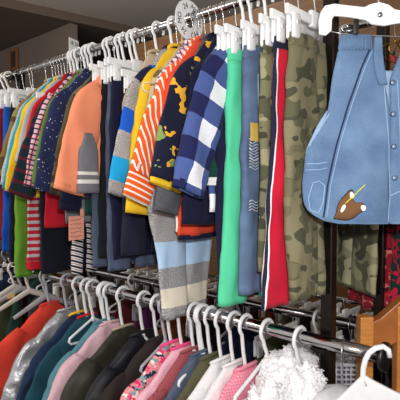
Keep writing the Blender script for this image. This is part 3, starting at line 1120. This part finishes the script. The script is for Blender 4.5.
# ---------------------------------------------------------------- size markers on the rail
BLK = plastic('black_print', (18, 18, 20), .6)
X = rx(184, D - .03)
sd = thing('size_marker', 'round white size marker ring printed 24 MO on the upper rail', 'size marker', (X, D, ZT), 0)
m = MB(); n = 40
ro, ri, cy, cz = .066, .024, -.004, -.0105
V, Fc = [], []
for side in (-.001, .001):
    for r in (ro, ri):
        for k in range(n):
            a = 2 * PI * k / n
            V.append((side, cy + r * math.cos(a), cz + r * math.sin(a)))
for k in range(n):
    j = (k + 1) % n
    Fc += [(k, j, n + j, n + k), (2 * n + k, 3 * n + k, 3 * n + j, 2 * n + j), (k, 2 * n + k, 2 * n + j, j), (n + k, n + j, 3 * n + j, 3 * n + k)]
m.add(V, Fc); m.build('disc', WHITE, sd, False)
for i, (tx, deg) in enumerate((('24', 115), ('MO', 182), ('24', 235), ('MO', 300), ('24', 0), ('MO', 60))):
    # degrees measured counterclockwise as seen from +X, 0 = away from the camera
    a = math.radians(deg)
    r = .046
    c, s_ = math.cos(a), math.sin(a)
    # glyph axes: x along the tangent, y outward; seen from +X the right hand is +Y
    yv = Vector((0, c, s_)); xv = Vector((0, s_, -c)); zv = Vector((1, 0, 0))
    Mx = Matrix(((xv.x, yv.x, zv.x, .0013), (xv.y, yv.y, zv.y, cy + r * c), (xv.z, yv.z, zv.z, cz + r * s_), (0, 0, 0, 1)))
    text('print', tx, .024, BLK, sd, Mx)
X = rx(75, D)
sm = thing('size_marker', 'small rectangular white size marker printed 18 24 on the upper rail at left', 'size marker', (X, D, ZT), .35)
m = MB(); m.box((-.001, -.032, .010), (.001, .034, .068), .0008); m.box((-.001, -.032, -.03), (.001, -.016, .012)); m.box((-.001, .018, -.03), (.001, .034, .012))
m.build('card', WHITE, sm, False)
for tx, yy in (('18', -.015), ('24', .016)):
    Mx = Matrix(((0, 0, 1, .0013), (1, 0, 0, yy), (0, 1, 0, .048), (0, 0, 0, 1)))
    text('print', tx, .022, BLK, sm, Mx)

# salmon paper tag with handwriting hanging from the navy cuff
X = rx(78, D - .17)
pt = thing('paper_tag', 'salmon pink paper tag with handwriting below the navy cuff', 'tag', (X + .035, D - .20, 1.150), .15)
m = MB(); m.box((-.0006, -.036, -.05), (.0006, .034, .035), .0003); m.box((-.0006, .018, .03), (.0006, .034, .06), .0003)
m.build('card', plastic('salmon_card', (240, 168, 146), .7), pt, False)
rnd = random.Random(3)
for r in range(5):
    m = MB(); y = -.03
    P = []
    while y < .026:
        P.append((.0009, y,   .022 - r * .015 + rnd.uniform(-.003, .003))); y += .004
    m.tube(P, .0008, 4)
    m.build('handwriting', plastic('brown_ink', (110, 60, 60), .7), pt)

# spare hangers on the upper rail (hooks in view)
for px, lab, kd, mt in ((3, 'empty white plastic hanger at the far left end of the upper rail', 'tube', WHITE), (7, 'cream plastic hanger just before the upper rail end', 'tube', WHITE2)):
    hanger(lab, rx(px, D - .02), D, ZT, kd, hw=.15, mat=mt)

# ================================================================== LOWER ROW
COATS = []
GL = 'coats on the lower front rail'
HL = 'hangers on the lower rail'


def coat(name, desc, cat, epx, mat, torso=None, hw=.175, sw=.07, ang=26, th=.019, lump=.007, L=.6, sl=.42, hook=True, hmat=None, hlabel=None, eu=.22, hsg=1, top=-.135, hoff=0.0, hneck=-.152, hhw=None, **kw):
    X = rx(epx, D - eu)
    o = shirt(name, desc, cat, X, D, ZL, mat, torso or mat, hw=hw, sw=sw, ang=ang, th=th, L=L, sl=sl, top=top, drop=kw.pop('drop', .10), group=GL, fold=.005, lump=lump, **kw)
    if hook:
        h = hanger(hlabel or hlab('plastic hanger holding the', desc), X + hoff, D, ZL, 'wide' if hhw else 'tube', hw=hhw or hw * .84, rail=RLOW, group=HL, mat=hmat, sg=hsg, neck=hneck, drop=.115 if not hhw else .195)
        COATS.append((X, [o, h], th * 1.12))
    else: COATS.append((X, [o], th * 1.12))
    return o


f_silver = NT('silver_nylon')
f_silver.b.inputs['Base Color'].default_value = lin((176, 178, 184))
f_silver.b.inputs['Metallic'].default_value = .55
nzs = f_silver.noise(22, 4)
f_silver.l(f_silver.math('ADD', f_silver.math('MULTIPLY', nzs, .3), .22), f_silver.b.inputs['Roughness'])
bps = f_silver.n('ShaderNodeBump'); bps.inputs['Strength'].default_value = .8; bps.inputs['Distance'].default_value = .01
f_silver.l(nzs, bps.inputs['Height']); f_silver.l(bps.outputs[0], f_silver.b.inputs['Normal'])
f_silver = f_silver.m
f_coral = fabric('coral_red_fleece', solid((216, 66, 50)))
f_pinkf = fabric('pale_pink_fleece', solid((216, 178, 188)), bump=.5, nscale=150)
f_tealf = fabric('dusty_teal_fleece', solid((84, 132, 146)), bump=.5, nscale=150)
f_dteal = fabric('deep_teal', solid((28, 70, 84)))
f_oliveb = fabric('olive_black_nylon', solid((50, 50, 40)), rough=.5)
f_blackn = fabric('black_nylon', solid((24, 25, 32)), rough=.5)
f_brownb = fabric('brown_black_wool', solid((44, 36, 34)))
f_beige = fabric('beige_lining', solid((178, 160, 140)))
f_floral = fabric('floral_print', blobs((236, 150, 160), [(40, 44, 80), (240, 230, 220), (232, 60, 116), (120, 170, 170)], 38, .575))
f_lpink = fabric('light_pink', solid((232, 180, 196)))
f_hot = fabric('hot_pink', solid((250, 76, 140)))
f_rose = fabric('dusty_rose_corduroy', repeat(.007, [(0, (166, 84, 90)), (.5, (146, 70, 78))], 1, 0))
f_navyd = fabric('navy_denim', denim((44, 56, 84), (64, 80, 110)), nscale=420)
f_wfl = fabric('white_fleece', solid((230, 229, 231)), bump=.8, nscale=120)
f_pinkk = fabric('pink_knit', check(.008, (222, 120, 146), (232, 140, 162), (240, 166, 184)), bump=.6, nscale=150)
f_fur = fabric('white_fur', solid((238, 237, 240)), bump=.6, nscale=200, var=.03)

# empty grey hangers at the left end
for i, (px, mt, hw, lab) in enumerate(((13, WHITE2, .16, 'grey white empty hanger nearest the chrome end of the lower rail'), (20, GREYP, .19, 'wide grey empty hanger at left of the lower rail beneath the bright green pants'),
                                       (28, WHITE2, .17, 'pale empty hanger at left of the lower rail below the red striped leggings'), (45, GREYP, .16, 'grey empty hanger on the lower rail beneath the navy velvet pants'))):
    hanger(lab, rx(px, D), D, ZL, 'wide', hw=hw, rail=RLOW, group=HL, mat=mt, neck=-.10, drop=.075)
sg_ = thing('shop_tag', 'small orange and cream tag on the grey hanger at lower left', 'tag', (rx(20, D) + .012, D - .06, ZL - .125), 0)
m = MB(); m.box((-.0006, -.02, -.012), (.0006, .02, .012)); m.build('card', plastic('cream_card', (232, 208, 150), .6), sg_, False)
m = MB(); m.box((-.0008, -.02, -.018), (.0008, .02, -.012)); m.build('stripe', plastic('orange_card', (206, 92, 50), .6), sg_, False)

coat('fleece_jacket', 'coral red fleece jacket at lower left edge', 'jacket', 2, f_coral, L=.55, hw=.18, sw=.085, hmat=GREYP)
coat('puffer_jacket', 'shiny silver puffer jacket with quilted rows', 'jacket', 19, f_silver, puff=.5, th=.026, hw=.18, sw=.075, hmat=GREYP)
coat('jacket', 'navy jacket with mustard shoulder patch behind the teal fleece', 'jacket', 30, fabric('ink_blue', solid((30, 48, 76))), hw=.17, hmat=WHITE, collar=f_yel)
coat('jacket', 'deep teal jacket with red neckband left of the dusty teal fleece', 'jacket', 38, f_dteal, hw=.17, collar=f_red)
coat('fleece_jacket', 'dusty teal fleece jacket left of the pale pink one', 'jacket', 57, f_tealf, hw=.18, sw=.075, collar=f_tealf, hhw=.225, hoff=.014)
coat('fleece_jacket', 'pale pink fleece jacket left of the olive black coat', 'jacket', 57, f_pinkf, hw=.185, sw=.08)
coat('nylon_coat', 'olive black nylon coat right of the pale pink fleece', 'coat', 73, f_oliveb, hw=.185, sw=.085, th=.021, collar=f_beige)
coat('puffer_jacket', 'black quilted jacket between olive black coat and dark brown coat', 'jacket', 91, f_blackn, hw=.18, sw=.08, th=.021, puff=.35, hhw=.225, hoff=.014)
coat('wool_coat', 'dark brown wool coat left of the floral jacket', 'coat', 107, f_brownb, hw=.185, sw=.085, th=.021)
coat('floral_jacket', 'pink jacket with navy and white floral print and hot pink neckband', 'jacket', 121, f_floral, hw=.18, sw=.075, collar=f_hot)
coat('cardigan', 'light pink cardigan right of the floral jacket', 'cardigan', 133, f_lpink, hw=.17, sw=.07, collar=f_hot)
coat('corduroy_jacket', 'dusty rose corduroy jacket left of the navy denim jacket', 'jacket', 145, f_rose, hw=.18, sw=.075, th=.02, hhw=.225, hoff=.014)
coat('denim_jacket', 'navy denim jacket with a collar left of the white fleece', 'jacket', 160, f_navyd, hw=.165, sw=.065, th=.02, collar=f_navyd)
coat('sweater', 'olive sweater under the white fleece jackets', 'sweater', 166, fabric('dull_olive', solid((86, 84, 62))), hw=.165, sw=.065)
coat('fleece_jacket', 'white fleece jacket right of the navy denim jacket', 'jacket', 172, f_wfl, hw=.18, sw=.08, th=.021)
coat('fleece_jacket', 'white fleece jacket left of the pink knit sweater', 'jacket', 186, f_wfl, hw=.17, sw=.075, th=.021)
coat('knit_sweater', 'pink knit sweater left of the fluffy white coat', 'sweater', 197, f_pinkk, hw=.175, sw=.085, th=.021)

spread(COATS, 0)
# the fluffy coat
fx = rx(262, D - .10)
fc = thing('fur_coat', 'fluffy white faux fur coat on the lower rail beside the pink sweater', 'coat', (fx, D, ZL), .25, GL)
cloth_loft('torso', [(-.12, 0, .07, .05), (-.17, 0, .15, .07), (-.4, 0, .19, .075), (-.7, 0, .21, .08)], f_fur, fc, 31, fold=.008, lump=.02)


def fur(name, center, rad, parent, seed, nstr=2600, lump=.22):
    bm = bmesh.new()
    bmesh.ops.create_icosphere(bm, subdivisions=5, radius=1)
    V = []
    for v in bm.verts:
        d = v.co.normalized()
        k = 1 + lump * noise.noise(d * 2.6 + Vector((seed, 0, 0))) + .16 * noise.noise(d * 6.5 + Vector((seed, 3, 0))) + .06 * noise.noise(d * 13 + Vector((0, seed, 0))) + .02 * noise.noise(d * 30)
        V.append(Vector((center[0] + d.x * rad[0] * k, center[1] + d.y * rad[1] * k, center[2] + d.z * rad[2] * k)))
    bm.verts.index_update()
    Fc = [tuple(v.index for v in f.verts) for f in bm.faces]
    bm.free()
    r = random.Random(seed)
    nV = len(V)
    base = V[:]
    for _ in range(nstr):
        i = r.randrange(nV)
        p = base[i]
        n = Vector(((p.x - center[0]) / rad[0] ** 2, (p.y - center[1]) / rad[1] ** 2, (p.z - center[2]) / rad[2] ** 2)).normalized()
        d = (n + Vector((r.uniform(-.6, .6), r.uniform(-.6, .6), r.uniform(-.8, .4)))).normalized()
        s = d.cross(Vector((r.uniform(-1, 1), r.uniform(-1, 1), r.uniform(-1, 1)))).normalized() * .0011
        L = r.uniform(.004, .008)
        k = len(V)
        V += [p - s - n * .002, p + s - n * .002, p + d * L * .6 + s * .6, p + d * L + Vector((0, 0, -.002))]
        Fc += [(k, k + 1, k + 2), (k, k + 2, k + 3)]
    return mesh(name, V, Fc, f_fur, parent, [(v.x + v.y, v.z) for v in V])


fur('fur_collar', (.02, .02, -.135), (.075, .13, .075), fc, 5, 7000)
fur('sleeve', (.01, -.16, -.30), (.075, .085, .20), fc, 8, 8000)
fur('sleeve', (.0, .17, -.30), (.07, .08, .20), fc, 11, 2000)
hanger('white plastic hanger holding the fluffy white fur coat', fx - .05, D, ZL, 'tube', hw=.15, rail=RLOW, group=HL, neck=-.085, drop=.07)
f2 = rx(299, D - .06)
fc2 = thing('fur_hat', 'white fluffy fur hood hanging beside the fur coat near the square post', 'hood', (f2, D, ZL), .2, GL)
fur('hood', (.0, -.035, -.15), (.055, .075, .085), fc2, 15, 5000)
cloth_loft('lining', [(-.20, -.0, .06, .03), (-.5, -.0, .1, .035)], f_wfl, fc2, 3)
hanger('white plastic hanger in front of the square post', f2 - .03, D, ZL, 'tube', hw=.10, rail=RLOW, group=HL, neck=-.085, drop=.04)

# extra hangers in view along the lower rail
for px, lab, mt in ((92, 'white plastic hanger second in the left cluster of hooks on the lower rail', WHITE), (103, 'white plastic hanger last in the left cluster of hooks on the lower rail', WHITE),
                    (165, 'grey plastic hanger with a broad hook above the dusty rose jacket', GREYP), (203, 'white plastic hanger in the close group of hooks above the white fleece jackets', WHITE)):
    hanger(lab, rx(px, D), D, ZL, 'tube', hw=.11, rail=RLOW, group=HL, mat=mt, neck=-.135, drop=.06)
# white hanger close to the right edge, turned to the camera
hx2 = rx(383, D)
d2 = dep(hx2, D) - .01
wh = thing('plastic_hanger', 'large white plastic hanger at the black end of the lower rail', 'hanger', (hx2, D, ZL), A * .75, HL)


def p2(px, py): return ((px - 383) * d2 / F, zz(py, d2) - ZL)


m = MB()
P = [(367, 386), (364, 378), (364.5, 369), (366.5, 360), (370, 353), (376, 348), (383, 346), (388, 349), (389.5, 356)]
m.tube([(p2(*p)[0], -.026 + .0 * i, p2(*p)[1]) for i, p in enumerate(P)], .0085, 10, flat=.8)
m.build('hook', WHITE, wh)
m = MB()
m.prism([p2(*p) for p in [(361, 379), (367, 376), (373, 380), (392, 389), (424, 402), (430, 408), (428, 412), (380, 420), (340, 420), (320, 424), (322, 416), (340, 402)]], -.034, -.018)
o = m.build('shoulders', WHITE, wh, False)
md = o.modifiers.new('bevel', 'BEVEL'); md.width = .006; md.segments = 3
# clear garment bag
CB = NT('clear_film')
CB.b.inputs['Base Color'].default_value = lin((226, 228, 232)); CB.b.inputs['Roughness'].default_value = .12
CB.b.inputs['Alpha'].default_value = .62
CB = CB.m
gx = rx(338, D - .04)
gb = thing('garment_bag', 'crinkled clear plastic bag hanging between fur hood and large white hanger', 'bag', (gx, D - .02, ZL), .5, GL)
cloth_loft('bag', [(-.10, 0, .02, .02), (-.115, 0, .06, .05), (-.16, 0, .085, .055), (-.6, 0, .1, .055)], CB, gb, 9, fold=.01, fl=.035, lump=.012)
cloth_loft('shirt', [(-.14, 0, .02, .02), (-.17, 0, .06, .025), (-.5, 0, .085, .03)], f_wfl, gb, 12)
hanger('wire hanger looped over the lower rail right of the square post', gx, D - .0, ZL, 'wire', hw=.06, rail=RLOW, group=HL, neck=-.13, drop=.02, yaw=.3, R=.026)

# ================================================================== BACK ROW
GB = 'clothes on the back rails'


def dress(name, label, cat, X, Y, Z, mat, w, L, top=-.11, th=.02, yaw=0, strap=True, flare=1.1):
    _seed[0] += 1
    t = thing(name, label, cat, (X, Y, Z), yaw, GB)
    cloth_loft('bodice', [(top - .06, 0, w * .8, th * .9), (top - .2, 0, w * .85, th), (top - L * .45, 0, w * .8, th)], mat, t, _seed[0], hem=False)
    cloth_loft('skirt', [(top - L * .45 + .004, 0, w * .8, th * 1.05), (top - L, 0, w * flare, th * 1.3)], mat, t, _seed[0] + 1, fold=.012, fl=.07, cap=False)
    if strap:
        for s in (1, -1):
            m = MB(); m.tube([(0, s * w * .45, top + .01), (.012, s * w * .5, top - .03), (.01, s * w * .55, top - .09)], .007, 6, flat=.5); m.tube([(0, s * w * .45, top + .01), (-.012, s * w * .5, top - .03), (-.01, s * w * .55, top - .09)], .007, 6, flat=.5)
            m.build('strap', mat, t)
    return t


f_rflor = fabric('red_floral', flowers((26, 62, 56), (232, 36, 78), (206, 30, 66), .08, 6))
f_rflor2 = fabric('dark_red_print', blobs((140, 26, 42), [(190, 40, 56), (40, 20, 30), (206, 120, 110)], 40, .57))


def bx(px): return rx(px, DB - .06)


def back_hang(o_label, X, Z=ZT, mt=None, kd='wire', hw=.13, yaw=0):
    hanger(o_label, X, DB, Z, kd, hw=hw, yaw=yaw, rail=RTOP if Z > 1.2 else RLOW, group='hangers on the back rails', mat=mt, cat='hanger')


def hem_z(py, X, Y=DB - .06): return zz(py, dep(X, Y))


x = bx(346)
pants('pants', 'grey green camouflage pants behind the square post', 'pants', x, DB, ZT, fabric('wide_camo', camo((136, 132, 104), (98, 98, 76), (162, 158, 126), (78, 78, 62), sc=9)), w=.16, top=-.12, L=ZT - .12 - hem_z(291, x), yaw=.95, group=GB, gap=0, flare=-.01)
back_hang('wire hanger holding the camouflage pants behind the square post', x, hw=.13, yaw=.75)
x = bx(318)
pants('jeans', 'narrow blue jeans seen just left of the square post below the camouflage', 'jeans', x, DB - .02, ZT, f_denim, w=.10, top=-.12, L=ZT - .12 - hem_z(275, x), group=GB)
back_hang('wire hanger holding the narrow blue jeans', x, hw=.1)
x = bx(392)
dress('floral_dress', 'red floral dress on dark green below the denim overalls', 'dress', x, DB, ZT, f_rflor, .14, ZT - .11 - hem_z(305, x), yaw=.7, flare=.85)
back_hang('brass coloured wire hanger holding the red floral dress', x, mt=BRASS, yaw=.7)
x = bx(361)
dress('printed_dress', 'dark red printed dress partly hidden by the red floral dress', 'dress', x, DB + .03, ZT, f_rflor2, .12, ZT - .11 - hem_z(310, x, DB), yaw=.9)
back_hang('wire hanger holding the dark red printed dress', x, hw=.11)
rnd = random.Random(11)
cols = [('brown', (74, 58, 46)), ('black', (26, 24, 28)), ('charcoal', (58, 58, 64)), ('maroon', (96, 30, 40)), ('ink', (28, 36, 66)), ('taupe', (112, 98, 84)), ('plum', (84, 36, 82)), ('moss', (64, 70, 46)), ('cream', (186, 178, 160)), ('rust', (136, 70, 42)), ('forest', (26, 56, 48))]
for i in range(13):
    x = -3.35 + .21 * i
    nm, c = cols[i % len(cols)]
    lab = '%s garment on the back upper rail, %s from its left end' % (nm, ('first', 'second', 'third', 'fourth', 'fifth', 'sixth', 'seventh', 'eighth', 'ninth', 'tenth', 'eleventh', 'twelfth', 'thirteenth')[i])
    m_ = fabric('back_' + nm, solid(c))
    shirt('long_sleeve_shirt', lab, 'shirt', x, DB, ZT, m_, m_, hw=.14, top=-.10, L=rnd.uniform(.46, .6), sl=.38, group=GB)
    back_hang('wire hanger holding the ' + lab.replace(' garment', ' shirt'), x)
for px, lab in ((386, 'brass wire hanger at the upper right behind the overalls, left of two'), (395, 'brass wire hanger at the upper right behind the overalls, right of two')):
    x = bx(px)
    hanger(lab, x, DB, ZT, 'wire', hw=.12, group='hangers on the back rails', mat=BRASS)
for i, (px, nm, c) in enumerate(((383, 'white', (226, 220, 214)), (396, 'purple', (122, 40, 120)), (408, 'sand', (150, 120, 90)))):
    x = bx(px)
    m_ = fabric('backtop_' + nm, solid(c))
    shirt('long_sleeve_shirt', nm + ' shirt on the back upper rail seen beside the overalls strap', 'shirt', x + .04, DB + .0, ZT, m_, m_, hw=.12, top=-.17, L=.45, sl=.3, group=GB)
# lower back rail
for i in range(17):
    x = -3.4 + .18 * i
    nm, c = cols[(i * 3 + 1) % len(cols)]
    order = ('first', 'second', 'third', 'fourth', 'fifth', 'sixth', 'seventh', 'eighth', 'ninth', 'tenth', 'eleventh', 'twelfth', 'thirteenth', 'fourteenth', 'fifteenth', 'sixteenth', 'seventeenth')[i]
    lab = '%s jacket on the back lower rail, %s from its left end' % (nm, order)
    m_ = fabric('back_' + nm, solid(c))
    shirt('jacket', lab, 'jacket', x, DB, ZLB, m_, m_, hw=.16, top=-.10, L=.5, sl=.36, th=.026, group=GB)
    hanger('%s hanger holding the %s' % ('white' if i % 3 else 'grey', lab), x, DB, ZLB, 'clip' if i % 2 else 'tube', hw=.15, rail=RLOW, group='hangers on the back rails', mat=WHITE if i % 3 else GREYP)
for i, px in enumerate((303, 312, 340, 347, 353)):
    x = rx(px, DB - .1)
    hanger('white empty clip hanger on the back lower rail, %s beside the square post' % ('first', 'second', 'third', 'fourth', 'fifth')[i], x, DB, ZLB, 'clip', hw=.14, rail=RLOW, group='hangers on the back rails', neck=-.07)

# low rack farther back
YR, ZR = 2.25, .72
lr = thing('low_rack', 'low dark clothes rack standing behind the chrome rack', 'clothes rack', (-1.4, YR, 0))
m = MB(); m.tube([(-1.8, 0, ZR), (0, 0, ZR), (1.9, 0, ZR)], .013, 16); m.build('rail', CHROME, lr)
for sx in (-1.75, 1.85):
    m = MB(); m.box((sx - .015, -.015, .03), (sx + .015, .015, ZR + .02), .003); m.build('post', DARKSTEEL, lr, False)
    m = MB(); m.box((sx - .02, -.2, 0), (sx + .02, .2, .03), .003); m.build('foot', DARKSTEEL, lr, False)
rnd = random.Random(5)
names = ('first', 'second', 'third', 'fourth', 'fifth', 'sixth', 'seventh', 'eighth', 'ninth', 'tenth', 'eleventh', 'twelfth', 'thirteenth', 'fourteenth', 'fifteenth', 'sixteenth', 'seventeenth', 'eighteenth', 'nineteenth', 'twentieth', 'twenty-first', 'twenty-second', 'twenty-third', 'twenty-fourth', 'twenty-fifth', 'twenty-sixth', 'twenty-seventh', 'twenty-eighth')
for i in range(28):
    x = -2.75 + .105 * i
    nm, c = cols[(i * 7 + 2) % len(cols)]
    pants('folded_trousers', '%s trousers on the low rack behind, %s from its left end' % (nm, names[i]), 'pants', x, YR, ZR, fabric('back_' + nm, solid(c)), w=.15, top=-.10, hip=.12, L=.42, group='trousers on the low rack')
    hanger('white clip hanger on the low rack behind, %s from its left end' % names[i], x, YR, ZR, 'clip', hw=.17, clipu=.12, rail=.013, group='hangers on the low rack', neck=-.055)

# ================================================================== WOODEN FRAME AND BASKET
W1 = wood('honey_pine', (206, 142, 74), (186, 118, 54), (3, 3, 26), .35)
W2 = wood('honey_pine_arm', (176, 108, 50), (150, 86, 36), (3, 26, 3), .35)
P0 = at(366.5, 330, 1.36)
wf = thing('wooden_stand', 'honey coloured wooden stand with a sloping arm beside the rail end', 'wooden stand', (P0.x, P0.y, 0), A)
zt = P0.z + .038
m = MB(); m.box((-.019, -.02, 0), (.019, .02, zt), .004); m.build('post', W1, wf, False)
m = MB()
b = [(-.004, zt - .095), (-.004, zt - .014), (.02, zt - .002), (.12, zt + .088), (.30, zt + .17), (.30, zt + .06), (.14, zt - .02), (.06, zt - .075), (.02, zt - .097)]
m.prism([(x + .02, z) for x, z in b], -.018, .018)
o = m.build('arm', W2, wf, False)
md = o.modifiers.new('bevel', 'BEVEL'); md.width = .003; md.segments = 2
P1 = at(402, 360, 1.36)
m = MB(); dx = (P1 - P0).dot(RT)
m.box((dx - .015, -.02, 0), (dx + .035, .02, zt + .03), .004); m.build('post', W1, wf, False)
# small plastic basket under the rail
pb = at(344, 372, 1.5)
bk = thing('plastic_basket', 'small grey mesh basket under the lower rail beside the wooden stand', 'basket', (pb.x, pb.y, pb.z - .06), A)
GM = plastic('basket_grey', (196, 198, 206))
m = MB()
for k in range(9):
    x = -.06 + .015 * k
    for y in (-.04, .04): m.tube([(x, y, 0), (x, y, .09)], .0022, 6)
for k in range(7):
    z = .015 * k
    m.tube([(-.06, -.04, z), (.06, -.04, z), (.06, .04, z), (-.06, .04, z)], .0022, 6, closed=True)
m.box((-.06, -.04, -.003), (.06, .04, 0))
m.build('mesh', GM, bk)
m = MB(); m.tube([(-.063, -.043, .092), (.063, -.043, .092), (.063, .043, .092), (-.063, .043, .092)], .005, 8, closed=True); m.build('rim', GM, bk)
sh = thing('side_table', 'dark low table under the lower rail carrying the basket', 'table', (pb.x, pb.y + .06, 0), A)
m = MB(); zt2 = pb.z - .066
m.box((-.12, -.11, zt2 - .02), (.11, .10, zt2), .003); m.build('table_top', DARKSTEEL, sh, False)
for sx in (-.11, .10):
    for sy in (-.10, .09):
        m = MB(); m.box((sx - .01, sy - .01, 0), (sx + .01, sy + .01, zt2 - .02)); m.build('leg', DARKSTEEL, sh, False)

# ================================================================== LIGHT AND CAMERA
def area(name, loc, target, size, power, col=(1, 1, 1), sy=None):
    l = bpy.data.lights.new(name, 'AREA'); l.energy = power; l.color = col; l.size = size
    if sy: l.shape = 'RECTANGLE'; l.size_y = sy
    o = link(bpy.data.objects.new(name, l)); o.location = loc
    o.rotation_euler = (Vector(target) - Vector(loc)).to_track_quat('-Z', 'Y').to_euler()
    return o


fp = RT * .05 + Vector((0, 0, CZ + .10))
area('camera_flash', fp, fp + FW * 2 + Vector((0, 0, -.15)), .06, 16, (1, .98, .96), .04)
for loc, pw in (((-2.4, -.4, 1.95), 52), ((.9, -1.1, 2.35), 30), ((-2.8, 2.0, 2.95), 46)):  # added unseen point fills brightening ceiling and clothes, not fixtures of the room
    l = bpy.data.lights.new('room_fill', 'POINT'); l.energy = pw; l.shadow_soft_size = .3; l.color = (1, .93, .85)
    link(bpy.data.objects.new('room_fill', l)).location = loc
w = bpy.data.worlds.new('World'); SC.world = w; w.use_nodes = True
w.node_tree.nodes['Background'].inputs[0].default_value = (1, .95, .9, 1)
w.node_tree.nodes['Background'].inputs[1].default_value = .8

cam = bpy.data.cameras.new('Camera'); co = link(bpy.data.objects.new('Camera', cam))
cam.sensor_fit = 'HORIZONTAL'; cam.sensor_width = 36; cam.lens = 36 * F / 400
cam.clip_start = .02
pitch = math.atan((200 - HZ) / F)
d = FW * math.cos(pitch) + Vector((0, 0, -math.sin(pitch)))
co.location = (0, 0, CZ)
co.rotation_euler = d.to_track_quat('-Z', 'Y').to_euler()
SC.camera = co
SC.view_settings.view_transform = 'Standard'
SC.view_settings.look = 'None'
SC.view_settings.exposure = 0.0
SC.view_settings.gamma = 1
SC.view_settings.use_curve_mapping = False
